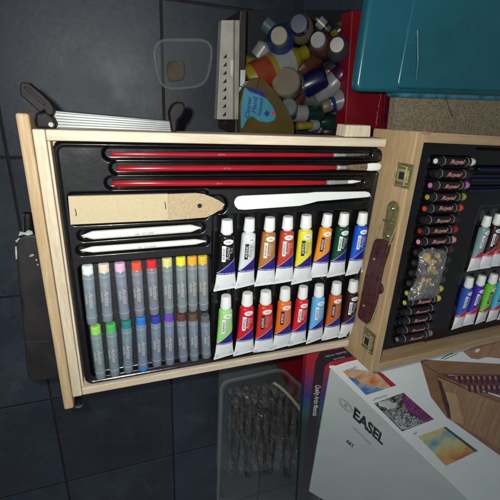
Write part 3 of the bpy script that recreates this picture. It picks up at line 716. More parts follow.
for k, (c, nm) in enumerate(oc_):
    c = lin(c)[:3]
    if k == 0:
        o = prot
        for ch in o.children: ch.color = c + (1,)
    else: o = copy_tree(prot, None, c)
    y = .3016 - .01559 * k; x0 = .0535 + random.uniform(-.001, .001)
    A, B_ = cpy((x0, y + .0003, -.0150)), cpy((x0 + .070, y - .0006 + random.uniform(-.0005, .0005), -.0150))
    o['label'] = '%s oil pastel in black wrapper, %s the case column' % (nm, 'top of' if k == 0 else 'bottom of' if k == NP - 1 else 'in'); o['category'] = 'oil pastel'; o['group'] = 'oil pastels stacked in a column in the case'
    o.matrix_world = frame_of(A, B_, MC @ Vector((0, 0, 1))) @ Matrix.Rotation(random.uniform(-.3, .3), 4, 'Y')
    if k in (9, 10, 11, 12, 13): 
        pass
# coloured pencils
for k, (y, px) in enumerate(((.2925, 479), (.2815, 470), (.2705, 468.5))):
    y = PC(px, (169.5, 180, 190.5)[k], -.024).y; x = PC(px, (169.5, 180, 190.5)[k], -.024).x
    A, B_ = cpy((x, y, -.0235)), cpy((x + .17, y, -.0235))
    o = thing('drawing_pencil', 'dark navy pencil in the right case, %s of the three' % ('uppermost', 'middle', 'lowest')[k], 'pencil', tuple(A), 'navy pencils in the right case')
    MB().lathe(A, B_, [(0, .0030), (.005, .0034), (1, .0034)], 6).build('barrel', gloss('navy_lacquer', (.006, .007, .028), .25), o)
    MB().lathe(B_, B_ + (B_ - A).normalized() * .016, [(0, .0033), (.75, .001), (1, .0002)], 12).build('point', M['wood_x'], o)
# right tubes
RT = [((488, 216), (472.8, 270.5), (120, 150, 155), 'grey teal', 0), ((499.6, 214), (484, 268.5), (40, 20, 20), 'black brown', 0), ((510.8, 212), (493, 266.5), (120, 45, 25), 'brick brown', 0), ((522, 210.5), (504, 264.5), (40, 90, 60), 'forest green', 0), ((533, 209), (515, 262.5), (170, 130, 50), 'gold', 1)]
RB = [((471, 277.3), (457, 328), (45, 85, 175), 'cobalt blue', 0), ((482.3, 275.5), (467.5, 325), (55, 45, 165), 'violet blue', 0), ((494, 274), (480, 322.5), (110, 200, 60), 'apple green', 1), ((505, 272.5), (491.5, 320.5), (75, 180, 215), 'turquoise', 1), ((516, 271), (503, 318.5), (190, 60, 60), 'coral red', 0)]
upc = MC @ Vector((0, 0, 1))
for row, L in (('upper', RT), ('lower', RB)):
    for tp, bt, c, nm, dk in L:
        A, B_ = CASE @ PC(*bt, -.022), CASE @ PC(*tp, -.022)
        put_tube(TUR, A, B_, c, '%s paint tube with red band, %s tube row of the right case' % (nm, row), 'red banded paint tubes in the right case', dk == 1)
        # leave narrower: keep these slimmer tubes from overlapping

# bag of brass fittings
bz = -.006
bo = [(424, 249.5), (432, 248), (446, 252), (445.5, 262), (441, 274), (438.5, 285), (438, 294), (433, 298), (420, 299.5), (409, 301), (408.8, 295), (412, 288), (417, 279), (419, 268), (419.5, 256)]
bw = [CASE @ PC(u, v, bz) for u, v in bo]; bc = sum(bw, Vector()) / len(bw)
t = thing('hardware_bag', 'small clear plastic bag of brass fittings lying on the oil pastels', 'plastic bag', tuple(bc))
b = MB(); rr = random.Random(3); rings = []
for s, h in ((1, -.0015), (1.0, .0005), (.88, .0045), (.68, .0075), (.42, .0090), (.18, .0092)):
    ring = []
    for i, p in enumerate(bw * 1):
        for k in range(3):
            q = p.lerp(bw[(i + 1) % len(bw)], k / 3); q = bc + (q - bc) * (s + rr.uniform(-.04, .04)) + upc * (h + rr.uniform(-.0014, .0014)); ring.append(b.bm.verts.new(q))
    rings.append(ring)
n = len(rings[0])
for q in range(len(rings) - 1):
    for i in range(n): b.bm.faces.new((rings[q][i], rings[q][(i + 1) % n], rings[q + 1][(i + 1) % n], rings[q + 1][i]))
b.bm.faces.new(rings[0]); b.bm.faces.new(rings[-1]); b.build('bag_film', M['bag'], t)
for k, (u, v, u2, v2, r) in enumerate(((426, 256, 431, 264, .0042), (434, 260, 428, 272, .0035), (431, 268, 437, 274, .004), (424, 278, 418, 292, .0022), (437, 255, 441, 262, .003), (428, 280, 432, 286, .003))):
    A, B_ = CASE @ PC(u, v, -.002), CASE @ PC(u2, v2, -.003 + .003 * (k % 2))
    o = thing('brass_fitting', ('round brass knob at the top of the clear bag', 'ribbed brass screw crossing the middle of the clear bag', 'short brass knob at the right of the clear bag', 'long thin brass screw at the bottom of the clear bag', 'small brass knob in the upper right corner of the clear bag', 'small brass nut below the middle of the clear bag')[k], 'brass fitting', tuple(A), 'brass fittings in the clear bag')
    MB().lathe(A, B_, [(0, r * 1.2), (.15, r * 1.35), (.3, r * .7), (.45, r * .5), (.6, r * .9), (.8, r * .9), (1, r * .4)], 14).build('knob', gloss('bright_brass', (.50, .37, .12), .25), o, smooth=True)

# ------------------------------------------------------------------ aluminium rail behind the tray
zr = -.020
t = thing('aluminium_rail', 'ribbed aluminium bar with black plastic clamp ends behind the tray', 'metal bar', tuple(P(60, 120, zr)))
a0, a1, a2, a3 = P(49, 110, zr), P(177, 121.5, zr), P(172, 134, zr), P(46, 131, zr)
ex = (a1 - a0); ey = (a3 - a0)
MB().prism([a0, a1, a2, a3], (0, 0, -.012)).build('rail_body', M['alu'], t, bevel=.0008)
b = MB()
for k in range(6):
    f = .10 + k * .14
    A = a0.lerp(a3, f); B_ = a1.lerp(a2, f); b.tube([A - Vector((0, 0, .0003)), B_ - Vector((0, 0, .0003))], .00045, 8)
b.build('ribs', M['alu'], t, smooth=True)
cl = [(20, 84), (21.5, 82), (28.5, 82.6), (33, 86.5), (43, 95), (50, 102), (53.8, 108), (53, 115), (47, 115), (44, 110), (41, 112.5), (38.5, 111.5), (32, 105.5), (24, 98), (20.5, 96), (20, 91)]
lv = MB().prism([P(u, v, .006) for u, v in cl], (0, 0, -.014)).build('clamp_lever', M['black_plastic'], t, bevel=.0016)
MB().prism([P(u, v, .0068) for u, v in ((23, 87), (27, 86), (46, 103.5), (44, 106))], (0, 0, -.002)).build('lever_ridge', M['black_plastic'], t, bevel=.0006)
MB().prism([P(u, v, -.004) for u, v in ((35, 113), (46, 111.5), (53, 118), (56, 124), (56, 128.5), (36, 128.5))], (0, 0, -.02)).build('end_clamp', M['black_plastic'], t, bevel=.002)
sc = P(51, 124.5, -.0035); MB().lathe(sc, sc + Vector((0, 0, .0012)), [(0, .003), (1, .002)], 14).build('clamp_screw', M['alu_dark'], t, smooth=True)
MB().prism([P(u, v, -.012) for u, v in ((173, 104), (179, 101.5), (185, 103), (185.5, 110), (182, 117), (178, 121), (177, 133), (172, 133), (170, 118), (169, 112))], (0, 0, -.014)).build('end_clamp', M['black_plastic'], t, bevel=.0028, seg=3)

# ------------------------------------------------------------------ step stool under the tray
zs = -.0305
t = thing('step_stool', 'worn black folding step stool with scuffed edges supporting the wooden tray', 'stool', (.12, .09, FZ))
q = [P(15, 243, zs), P(19, 236, zs), P(27, 233.5, zs)]
pts = [P(33, 382.5, zs), P(28, 379, zs), P(26.4, 370, zs), P(15.4, 252, zs), P(15.4, 243, zs), P(18, 237.5, zs), P(25, 235, zs), Vector((.30, P(25, 235, zs).y + .002, zs)), Vector((.30, P(33, 382.5, zs).y + .002, zs))]
MB().prism(pts, (0, 0, -.016)).build('seat_panel', M['worn_black'], t, bevel=.003, seg=3)
ins = [P(33.5, 378, zs + .0008), P(30.5, 374, zs + .0008), P(19.5, 252, zs + .0008), P(20, 244, zs + .0008), P(25, 241, zs + .0008), Vector((-.0125, P(25, 241, zs).y, zs + .0008)), Vector((-.0125, P(33, 379, zs).y, zs + .0008))]
MB().prism(ins, (0, 0, -.001)).build('tread_mat', mat('worn_rubber', (.011, .009, .0095), .55, noise=.5, nscale=30, bump=.6, bscale=60), t, bevel=.0003)
b = MB()
for L_ in ([(18.5, 236), (20, 231.5), (25, 232.5), (28, 230), (32, 231), (33, 234), (28, 235.5), (24, 234.6)], [(15, 247), (16.6, 246), (17, 252), (17.2, 259), (15.7, 259.5), (15.3, 252)], [(15.2, 241), (19, 237.6), (20, 238.6), (16.5, 242.6)], [(29, 255.5), (32.5, 254), (34.5, 255.4), (32, 256.4), (29.5, 256.8)], [(35.5, 259), (37, 259.3), (37, 261), (35.6, 260.5)], [(37, 264), (38.8, 264.2), (38.6, 265.4), (36.8, 265.2)]):
    b.prism([P(u, v, zs + .0012) for u, v in L_], (0, 0, -.0004))
b.build('scuff_marks', M['scuff'], t)
b = MB()
for v in (256, 342): MB().tube([P(18 + (v - 256) * .09, v, zs + .001), P(50, v - 1, zs + .001)], .0004, 6).build('tread_seam', gloss('seam', (.03, .025, .026), .6), t)
for x, y in ((.03, .02), (.03, .16), (.28, .02), (.28, .16)):
    MB().tube([(x, y + .02, zs - .014), (x * .6 + .05, y * .3 + .09, FZ + .001)], .009, 12).build('leg', M['black_plastic'], t, smooth=True)
pa, pb = P(28, 235, -.045), P(27.5, 213, -.045)
o = thing('metal_post', 'short shiny metal post beside the left edge of the tray', 'metal post', tuple(pa))
MB().lathe(pa, pb, [(0, .005), (.9, .005), (1, .004)], 16).build('post', M['black_plastic'], o, smooth=True)
MB().lathe(P(24.5, 234, -.043), P(24.2, 214, -.043), [(0, .0018), (1, .0018)], 10).build('rod', M['alu'], o, smooth=True)

# ------------------------------------------------------------------ clear tub lid on the floor, top
zl = FZ + .03
t = thing('plastic_lid', 'clear shallow plastic tub on the floor behind the tray', 'tub', tuple(P(180, 75, zl)))
c0, c1, c2, c3 = P(152, 40, zl), P(214, 40, zl), P(207, 86, zl), P(160, 90, zl)
def rnd(pts, r, n=5):
    out = []; N = len(pts)
    for i in range(N):
        p, a, c = Vector(pts[i]), Vector(pts[i - 1]), Vector(pts[(i + 1) % N]); d0 = (a - p).normalized() * r; d1 = (c - p).normalized() * r
        for k in range(n + 1): f = k / n; out.append((p + d0) * (1 - f) ** 2 + p * 2 * f * (1 - f) + (p + d1) * f ** 2)
    return out
ro = rnd([c0, c1, c2, c3], .03)
MB().prism(ro, (0, 0, -.004)).build('tub_base', mat('faint_clear', (.3, .33, .35), .2, alpha=.08), t, bevel=.001)
ring = MB(); ring.tube(ro + [ro[0], ro[1]], .003, 8); ring.build('rim', M['clear2'], t, smooth=True)
o = MB().prism(rnd([P(166, 62, zl), P(184, 60, zl), P(184, 80, zl), P(168, 82, zl)], .01), (0, 0, .006)).build('sponge', gloss('brown_sponge', (.10, .08, .055), .8, .4), None, bevel=.002)
tag(o, 'small brown sponge inside the clear tub on the floor', 'sponge')

# slotted metal upright
zu = -.255
t = thing('slotted_upright', 'cream slotted metal shelf post beside the dark bottle crate', 'shelf post', tuple(P(228, 121, zu)))
up = [P(221.5, 20, zu), P(235, 20, zu), P(236, 119.5, zu), P(217, 119.5, zu)]
MB().prism(up, (0, 0, -.02)).build('flange', M['slot_metal'], t, bevel=.001)
MB().prism([P(235.4, 20, zu + .012), P(240, 20, zu + .012), P(238.6, 119.5, zu + .012), P(234.8, 119.5, zu + .012)], (0, 0, -.03)).build('side_flange', mat('tan_metal', (.26, .25, .20), .5, noise=.2, nscale=40), t, bevel=.001)
b = MB()
for k in range(9):
    v = 72.5 + 8.9 * (k - 2) * .93; u = 224.8 - .12 * (k - 2)
    b.prism([P(u - 2, v + 2.4, zu + .0003), P(u + 1.6, v - 2.2, zu + .0003), P(u + 1.9, v + 1.6, zu + .0003), P(u + .4, v + 2.2, zu + .0003)], (0, 0, -.0006))
b.build('slots', M['hole'], t)
MB().prism([P(230.5, 60, zu + .0004), P(233.4, 60, zu + .0004), P(232.6, 76, zu + .0004), P(231, 76, zu + .0004)], (0, 0, -.0006)).build('pale_mark', M['label_white'], t)

# ------------------------------------------------------------------ bottle crate
zc = -.25
Pz = lambda z: CP.z - (CP.z - z) * 1.04
def PB(u, v, z): return P(u, v, Pz(z))
t = thing('bottle_crate', 'dark red crate full of paint bottles behind the tray', 'crate', tuple(P(300, 120, -.38)))
MB().prism([P(240, 10, -.40), P(386, 10, -.40), P(378, 142, -.40), P(236, 142, -.40)], (0, 0, -.006)).build('crate_base', mat('crate_inside', (.008, .010, .016), .6, noise=.3, nscale=20), t)
MB().prism([P(240, 10, -.27), P(247, 10, -.27), P(244, 134, -.27), P(235, 134, -.27)], (0, 0, -.12)).build('crate_side', mat('crate_dark_side', (.018, .012, .012), .5, noise=.3, nscale=40), t, bevel=.002)
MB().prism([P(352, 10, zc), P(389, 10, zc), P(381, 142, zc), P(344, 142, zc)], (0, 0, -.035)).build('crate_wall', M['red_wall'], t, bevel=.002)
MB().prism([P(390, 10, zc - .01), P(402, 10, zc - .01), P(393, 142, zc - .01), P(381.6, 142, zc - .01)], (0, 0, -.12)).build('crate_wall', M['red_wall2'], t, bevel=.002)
b = MB(); rr = random.Random(5)
for k in range(26):
    v = 90 + k * 1.75; u = 381.5 - (v - 90) * .16 + rr.uniform(-.4, .4); c = P(u, v, zc + .0005); s = rr.uniform(.0003, .0009)
    b.prism([c + Vector((s * math.cos(a * 1.05), s * 1.6 * math.sin(a * 1.05), 0)) for a in range(6)], (0, 0, -.0003))
b.build('chipped_edge', M['label_white'], t)
for u0, v0, u1, v1, lab in ((236.2, 87, 243.6, 103.4, 'lower'), (240.5, 70, 245.4, 86, 'upper')):
    MB().prism([P(u0, v0, -.2690), P(u1, v0, -.2690), P(u1 - .6, v1, -.2690), P(u0 - .4, v1, -.2690)], (0, 0, -.0004)).build('sticker', M['label_white'], t)

def bottle(name, label, cat, A, B_, prof, m, seg=22, flat=1.0, cap=None, bands=()):
    q_ = .90; prof = [(a, b_ * q_) for a, b_ in prof]; bands = [(a, b_, c_ * q_, d_) for a, b_, c_, d_ in bands]
    if cap: cap = (cap[0], cap[1], cap[2] * q_, cap[3] * q_, cap[4])
    t = thing(name, label, cat, tuple(A), 'bottles and jars in the red crate')
    MB().lathe(A, B_, prof, seg, flat).build('bottle_body', m, t, smooth=True)
    for (f0, f1, r, mm_) in bands:
        MB().lathe(Vector(A).lerp(Vector(B_), f0), Vector(A).lerp(Vector(B_), f1), [(0, r), (1, r)], seg, flat).build('label_band', mm_, t, smooth=True)
    if cap:
        f0, f1, r0, r1, mm_ = cap
        MB().lathe(Vector(A).lerp(Vector(B_), f0), Vector(A).lerp(Vector(B_), f1), [(0, r0), (.08, r0 * 1.02), (.9, r1), (1, r1 * .9)], seg, flat).build('cap', mm_, t, smooth=True)
    return t
std = lambda r: [(0, r * .9), (.03, r), (.72, r), (.84, r * .6), (.9, r * .45), (1, r * .45)]
amber = mat('amber_soap', (.085, .060, .018), .18, noise=.25, nscale=20, coat=.4)
# big soap bottle
zb = -.225
t = thing('soap_bottle', 'amber hand cleaner bottle with teal wave label in the crate', 'bottle', tuple(PB(265, 110, zb)), 'bottles and jars in the red crate')
ol = [(249, 80), (257, 76.5), (263, 79), (275, 91), (287, 108), (294, 124), (294, 145), (240, 145), (239.5, 104), (243, 90)]
MB().prism(rnd([PB(u, v, zb) for u, v in ol], .006, 3), (0, 0, -.05)).build('bottle_body', amber, t, bevel=.010, seg=4, smooth=True)
MB().prism(rnd([PB(u, v, zb + .0008) for u, v in [(244.5, 87), (250, 92), (258, 94.5), (267, 99), (273, 107), (276, 115), (274.5, 120), (268, 122.5), (259, 121), (252, 116), (247, 119), (243, 128), (241, 128), (241.5, 104)]], .002, 2), (0, 0, -.0008)).build('wave_label', gloss('teal_label', (.05, .26, .34), .35), t)
MB().prism([PB(u, v, zb + .0011) for u, v in [(244.8, 85.5), (252, 88), (262, 91), (266, 97.5), (258, 94), (250, 91)]], (0, 0, -.0006)).build('label_edge', gloss('navy_label', (.02, .02, .20), .35), t)
dx = PB(262, 118, zb) - PB(258, 97, zb)
for s, (u, v), sz in (('Cleaner', (248.5, 107.5), .011), ('Hand', (254.5, 105), .012), ('Scented', (260.5, 107), .009)):
    c = PB(u, v, zb + .001); text_on(s, sz, c, PB(u + 1.2, v - 10, zb + .001) - c, PB(u - 10, v - 1, zb + .001) - c, M['blue_ink'], t, shear=.1, bold=.0002)
for u, v, rw, m_ in ((267, 113.5, .006, 'blue_ink'), (273.6, 113, .004, 'red_ink')):
    c = PB(u, v, zb + .0013); MB().prism([c + Vector((rw * (1 if a % 2 else .6) * math.cos(a * .628), rw * (1 if a % 2 else .6) * math.sin(a * .628), 0)) for a in range(10)], (0, 0, -.0004)).build('flower_mark', M[m_], t)
Wt = gloss('bottle_white', (0.2009, 0.2098, 0.2143), .3); DB = gloss('bottle_dark_blue', (0.0036, 0.0045, 0.0402), .3); BL = gloss('bottle_blue', (0.0045, 0.0357, 0.1428), .3)
BG = gloss('cap_beige', (0.1339, 0.1116, 0.0759), .45); GR = gloss('bottle_dark_green', (0.0045, 0.0268, 0.0223), .3); GY = gloss('bottle_grey', (0.0625, 0.0625, 0.0670), .35)
YE = gloss('bottle_yellow', (0.1875, 0.1607, 0.0089), .35); OR = gloss('label_orange_red', (0.1875, 0.0268, 0.0089), .35); PU = gloss('cap_purple', (0.0446, 0.0045, 0.0402), .3); BR = gloss('bottle_rust', (0.0804, 0.0268, 0.0134), .35)
DK = gloss('bottle_dark', (0.0089, 0.0098, 0.0134), .4); CY = gloss('bottle_cyan_grey', (0.0536, 0.0893, 0.0982), .3)
A, B_ = PB(246, 83, -.27), PB(306, 52, -.27)
bottle('paint_bottle', 'red, yellow and white labelled bottle lying above the amber one', 'bottle', A, B_, std(.031), YE, bands=((.12, .38, .0315, OR), (.46, .72, .0315, Wt)))
A, B_ = PB(288, 88, -.30), PB(285.5, 80, -.235)
bottle('glass_jar', 'jar with round beige lid in the middle of the crate', 'jar', PB(289.5, 93, -.29), PB(285.8, 81.5, -.235), [(0, .022), (.1, .025), (.6, .025), (.62, .026), (1, .026)], GY, cap=(.62, 1.02, .029, .0285, BG))
bottle('paint_bottle', 'small bottle with beige cap beside the amber bottle shoulder', 'bottle', PB(268, 96, -.32), PB(267.5, 84, -.27), std(.018), GY, cap=(.7, 1.02, .014, .013, BG))
bottle('paint_bottle', 'blue bottle with thick dark navy cap', 'bottle', PB(292, 92, -.30), PB(326, 76, -.27), std(.022), BL, cap=(.35, 1.0, .026, .024, DB))
bottle('paint_bottle', 'white bottle with purple cap beside the red crate wall', 'bottle', PB(318, 100, -.29), PB(350, 66, -.25), [(0, .016), (.05, .02), (.6, .024), (.8, .014), (1, .012)], Wt, cap=(.66, .98, .022, .020, PU))
bottle('paint_bottle', 'white squeeze bottle with blue collar and beige cap', 'bottle', PB(347, 99, -.25), PB(322, 107.5, -.26), [(0, .022), (.05, .026), (.3, .024), (.55, .012), (1, .011)], Wt, cap=(.70, 1.02, .014, .013, BG), bands=((.52, .64, .0155, BL),))
bottle('paint_bottle', 'green bottle with white label lying near the crate front', 'bottle', PB(322, 114, -.27), PB(286, 113, -.27), std(.017), GR, bands=((.48, .78, .0175, Wt),))
bottle('paint_jar', 'little grey lidded pot beside the amber bottle', 'jar', PB(290, 112, -.28), PB(288.5, 107, -.24), [(0, .016), (1, .017)], GY, cap=(.6, 1.02, .018, .017, CY))
bottle('paint_bottle', 'small yellow tube with round white cap at the crate front', 'bottle', PB(297, 126, -.25), PB(318, 125, -.25), std(.008), YE, cap=(.68, 1.0, .0115, .0105, Wt))
bottle('paint_bottle', 'grey clear bottle in the centre of the crate', 'bottle', PB(303, 98, -.30), PB(326, 104, -.29), std(.022), GY)
bottle('paint_bottle', 'rust coloured bottle next to the red labelled one', 'bottle', PB(316, 58, -.30), PB(294, 73, -.29), std(.020), BR)
bottle('paint_bottle', 'dark green bottle lying below the white squeeze bottle', 'bottle', PB(352, 124, -.30), PB(314, 121, -.30), std(.018), GR)
bottle('paint_bottle', 'slim cobalt bottle between the jar and grey bottle', 'bottle', PB(296, 86, -.31), PB(303, 108, -.31), std(.013), BL)
bottle('paint_bottle', 'pale cyan bottle beside the navy cap', 'bottle', PB(322, 92, -.33), PB(348, 90, -.32), std(.017), CY, bands=((.2, .5, .0175, Wt),))
bottle('paint_bottle', 'dark bottle in the front corner of the crate by the red wall', 'bottle', PB(322, 132, -.31), PB(346, 130, -.30), std(.014), DK)
bottle('paint_bottle', 'yellow green bottle at the left end of the crate', 'bottle', PB(242, 66, -.33), PB(262, 70, -.33), std(.022), YE)
bottle('paint_bottle', 'upright rust bottle at the far side of the crate', 'bottle', PB(324, 50, -.32), PB(318, 40, -.22), std(.024), BR, cap=(.7, 1.02, .016, .015, Wt))
bottle('paint_bottle', 'upright pale grey bottle at the far side of the crate', 'bottle', PB(340, 55, -.34), PB(337, 45, -.20), std(.024), CY, cap=(.72, 1.02, .015, .014, Wt))
bottle('paint_bottle', 'upright blue bottle at the far side of the crate', 'bottle', PB(283, 46, -.32), PB(279, 36, -.21), std(.026), BL, cap=(.72, 1.02, .017, .016, BG))
bottle('paint_bottle', 'upright cream bottle at the far side of the crate', 'bottle', PB(303, 36, -.32), PB(299, 24, -.20), std(.024), BG, cap=(.72, 1.02, .017, .016, DB))

rq = random.Random(21)
cols = [(Wt, 'whitish'), (GY, 'grey'), (DB, 'navy'), (GR, 'green'), (BR, 'rust'), (CY, 'pale cyan'), (BG, 'beige'), (DK, 'dark'), (YE, 'yellow')]
spots = [(300, 82, 8, 14, 1), (310, 100, -6, 12, 5), (318, 112, 14, 6, 6), (332, 96, 12, -10, 0), (340, 108, -10, 12, 7), (308, 92, 12, 10, 3), (296, 100, -8, 9, 4), (326, 82, 16, 8, 1), (336, 118, 10, 8, 5), (300, 116, 14, -4, 7), (316, 128, 14, 3, 0), (330, 70, -12, 10, 4), (346, 80, -8, 14, 2), (284, 60, -14, 8, 8), (272, 66, 10, 12, 7), (348, 128, -9, -8, 1), (311, 74, -12, -8, 6), (290, 126, 5, -12, 2), (262, 50, 10, -14, 0), (290, 30, 14, -6, 1), (340, 30, -12, 8, 3), (270, 28, 12, 10, 5), (322, 24, 12, 12, 7)]
for k, (u, v, du, dv, ci) in enumerate(spots):
    m_, nm = cols[ci]; m2, nm2 = cols[(ci + 3 + k) % 9]
    rad = rq.uniform(.011, .016)
    bottle('paint_bottle', 'small %s bottle with %s cap, wedged in the heap %s' % (nm, nm2, ('by the jar', 'left of the collar bottle', 'under the green bottle', 'behind the squeeze bottle', 'by the dark wall corner', 'over the cobalt bottle', 'right of the amber bottle', 'above the grey bottle', 'low by the red wall', 'below the little pot', 'at the front edge', 'left of the purple cap', 'against the red wall', 'above the labelled bottle', 'at the upper left', 'in the front right corner', 'right of the red label', 'beside the yellow tube', 'at the far left', 'at the far side', 'in the far right corner', 'in the far left corner', 'at the far right')[k]), 'bottle',
           PB(u - du / 2, v - dv / 2, -.285 - .03 * (k % 3)), PB(u + du / 2 * 1.2, v + dv / 2 * 1.2, -.275 - .03 * (k % 3)), std(rad), m_, cap=(.72, 1.02, .0095, .0085, m2), bands=((.18, .62, rad + .0005, cols[(ci * 2 + k) % 9][0]),) if k % 3 else ())
# wooden block, particle board, teal tub
t = MB().prism([P(u, v, -.002) for u, v in ((347, 125), (371, 125.6), (370.4, 137), (345, 137))], (0, 0, -.022)).build('wooden_block', M['wood_y'], None, bevel=.001)
tag(t, 'small pale wooden block between the tray rim and the tan case', 'wooden block')
zbd = -.18
t = MB().prism([P(400, 40, zbd), P(396.5, 98, zbd), P(391, 150, zbd), P(391, 150, zbd) + Vector((.9, -.1, 0)), P(400, 40, zbd) + Vector((.9, .4, 0)), P(400, 40, zbd) + Vector((-.0, .4, 0))], (0, 0, -.018)).build('particle_board', M['chip'], None, bevel=.001)
tag(t, 'speckled tan particle board shelf behind the open case', 'board')
b = MB(); b.tube([P(446, 98, zbd + .0002), P(448.5, 106, zbd + .0002), P(451.5, 114, zbd + .0002), P(453, 117, zbd + .0002)], .0006, 6); o = b.build('dark_hair', M['ink'], None); tag(o, 'short dark curved hair on the particle board below the teal tub', 'hair')
z1, z0 = -.10, -.145
t = thing('storage_tub', 'glossy teal plastic storage tub on the particle board shelf', 'storage tub', tuple(P(430, 80, zbd)))
def tub_body(pts, z_top, z_bot, shrink, nm, m):
    c = sum(pts, Vector()) / len(pts)
    return MB().prism(pts, (0, 0, z_bot - z_top)).build(nm, m, t, bevel=.006, seg=4, smooth=True)
a_, b_, c_, d_ = P(356, 91.5, z1), P(520, 92, z1), P(520, 92, z1) + Vector((0, .30, 0)), P(356, 91.5, z1) + Vector((0, .30, 0))
fr = rnd([a_, b_ + Vector((.15, 0, 0)), c_ + Vector((.15, 0, 0)), d_], .012)
tub_body(fr, z1, z1 - .020, 1, 'lid', M['teal'])
# raised panel and rib of the lid
rp = rnd([P(397, 88.8, z1 + .004), P(520, 89, z1 + .004) + Vector((.12, 0, 0)), P(520, 89, z1 + .004) + Vector((.12, .27, 0)), P(397, 88.8, z1 + .004) + Vector((0, .27, 0))], .010)
tub_body(rp, z1 + .004, z1 - .004, 1, 'lid_panel', M['teal'])
MB().tube([P(417.5, 30, z1 + .005), P(418, 60, z1 + .005), P(416, 80, z1 + .005), P(414.5, 84, z1 + .003)], .0022, 10).build('lid_rib', M['teal'], t, smooth=True)
e0 = P(397, 97.4, z0); fr2 = rnd([e0, P(520, 98.5, z0) + Vector((.14, 0, 0)), P(520, 98, z0) + Vector((.14, .28, 0)), e0 + Vector((0, .28, 0))], .010)
tub_body(fr2, z0, zbd + .001, 1, 'tub_base', M['teal_pale'])
bd = rnd([P(400, 93, -.125), P(520, 94, -.125) + Vector((.13, 0, 0)), P(520, 94, -.125) + Vector((.13, .27, 0)), P(400, 93, -.125) + Vector((0, .27, 0))], .010)
b = MB(); rr = random.Random(9)
for k in range(40):
    c = P(rr.uniform(405, 520), rr.uniform(20, 86), z1 + .0042); a = rr.uniform(0, 3.14); L_ = rr.uniform(.001, .007); b.tube([c, c + Vector((math.cos(a) * L_, math.sin(a) * L_, 0))], .00018, 5)
b.build('scratches', M['teal_pale'], t)
tub_body(bd, -.1205, -.1445, 1, 'tub_wall', M['teal'])

# ------------------------------------------------------------------ bottom: clear tub of wrapped sticks, red box, art box
zt = -.27
t = thing('clear_tub', 'clear plastic tub holding dark sticks on the floor below the tray', 'tub', tuple(P(260, 410, FZ)))
oc2 = [P(224, 385, zt), P(282, 372, zt), P(318, 405, zt), P(318, 500, zt), P(220, 500, zt)]
ro = rnd(oc2, .022)
cc = sum(oc2, Vector()) / 5
b = MB(); rings = []
for (s, dz) in ((1.05, 0), (1.0, -.002), (.97, -.03), (.93, -.085)):
    rings.append([b.bm.verts.new(cc + (p - cc) * s + Vector((0, 0, dz))) for p in ro])
n = len(ro)
for q in range(3):
    for i in range(n): b.bm.faces.new((rings[q][i], rings[q][(i + 1) % n], rings[q + 1][(i + 1) % n], rings[q + 1][i]))
b.bm.faces.new(rings[-1]); b.build('tub_wall', M['clear2'], t, smooth=True)
MB().tube([cc + (p - cc) * 1.05 for p in ro + ro[:1]], .0028, 8).build('rim', M['clear2'], t, smooth=True)
rr = random.Random(11); film = mat('dark_wrapped', (.020, .007, .010), .22, noise=.5, nscale=60, bump=1.0, bscale=70, coat=.6)
for k in range(7):
    u = 236 + k * 10.5; A, B_ = P(u + rr.uniform(-4, 4), 393 - k * 1.5 + rr.uniform(-2, 7), zt - .03 - rr.uniform(0, .01)), P(u + rr.uniform(-9, 8), 470 + rr.uniform(-8, 8), zt - .05)
    o = thing('wrapped_stick', 'dark maroon film wrapped stick in the clear tub, %s' % ('leftmost of the row', 'second from the left', 'third from the left', 'fourth from the left', 'fifth from the left', 'sixth, under the cream strap', 'last, beside the red carton')[k], 'stick', tuple(A), 'dark wrapped sticks in the clear tub')
    MB().lathe(A, B_, [(0, .006), (.03, .0125), (.3, .0118), (.55, .013), (.8, .0115), (1, .010)], 9).build('stick_body', film, o)
    m = A.lerp(B_, .0) + Vector((0, 0, .012))
    MB().lathe(A + Vector((0, 0, .006)), A.lerp(B_, .09) + Vector((0, 0, .008)), [(0, .008), (.5, .011), (1, .008)], 8).build('film_twist', gloss('grey_film', (.10, .08, .08), .15, .5), o)
fr_ = random.Random(4); b = MB(); nx, ny = 26, 30; g = {}
for j in range(ny + 1):
    for i in range(nx + 1):
        q_ = P(229 + 72 * i / nx + fr_.uniform(-.8, .8), 389 + 86 * j / ny - 10 * i / nx + fr_.uniform(-.8, .8), zt - .012); q_.z += .006 * math.sin(i * 1.9 + j * .4) + fr_.uniform(-.003, .003) ; g[i, j] = b.bm.verts.new(q_)
for j in range(ny):
    for i in range(nx): b.bm.faces.new((g[i, j], g[i + 1, j], g[i + 1, j + 1], g[i, j + 1]))
o = b.build('crumpled_film', M['film'], None); tag(o, 'crumpled clear film lying over the dark sticks in the tub', 'plastic film')
o = thing('cream_strap', 'curved cream plastic strap across the corner of the clear tub', 'strap', tuple(P(275, 383, zt)))
b = MB(); L_ = [(275, 382), (281, 386), (287, 391.5), (293, 398), (298, 404), (302, 410)]
for a, c in zip(L_, L_[1:]): b.prism([P(a[0], a[1], zt + .006), P(c[0], c[1], zt + .006), P(c[0] - 2.2, c[1] + 1.8, zt + .006), P(a[0] - 2.2, a[1] + 1.8, zt + .006)], (0, 0, -.0015))
b.build('strap_band', M['card_cream'], o)
t = MB().prism([P(272, 350, -.30), P(312, 345, -.30), P(314, 420, -.30), P(300, 408, -.30), P(286, 380, -.30)], (0, 0, -.118)).build('red_carton', M['red_wall'], None, bevel=.001)
tag(t, 'dark red carton in the shade between the clear tub and the white box', 'carton')

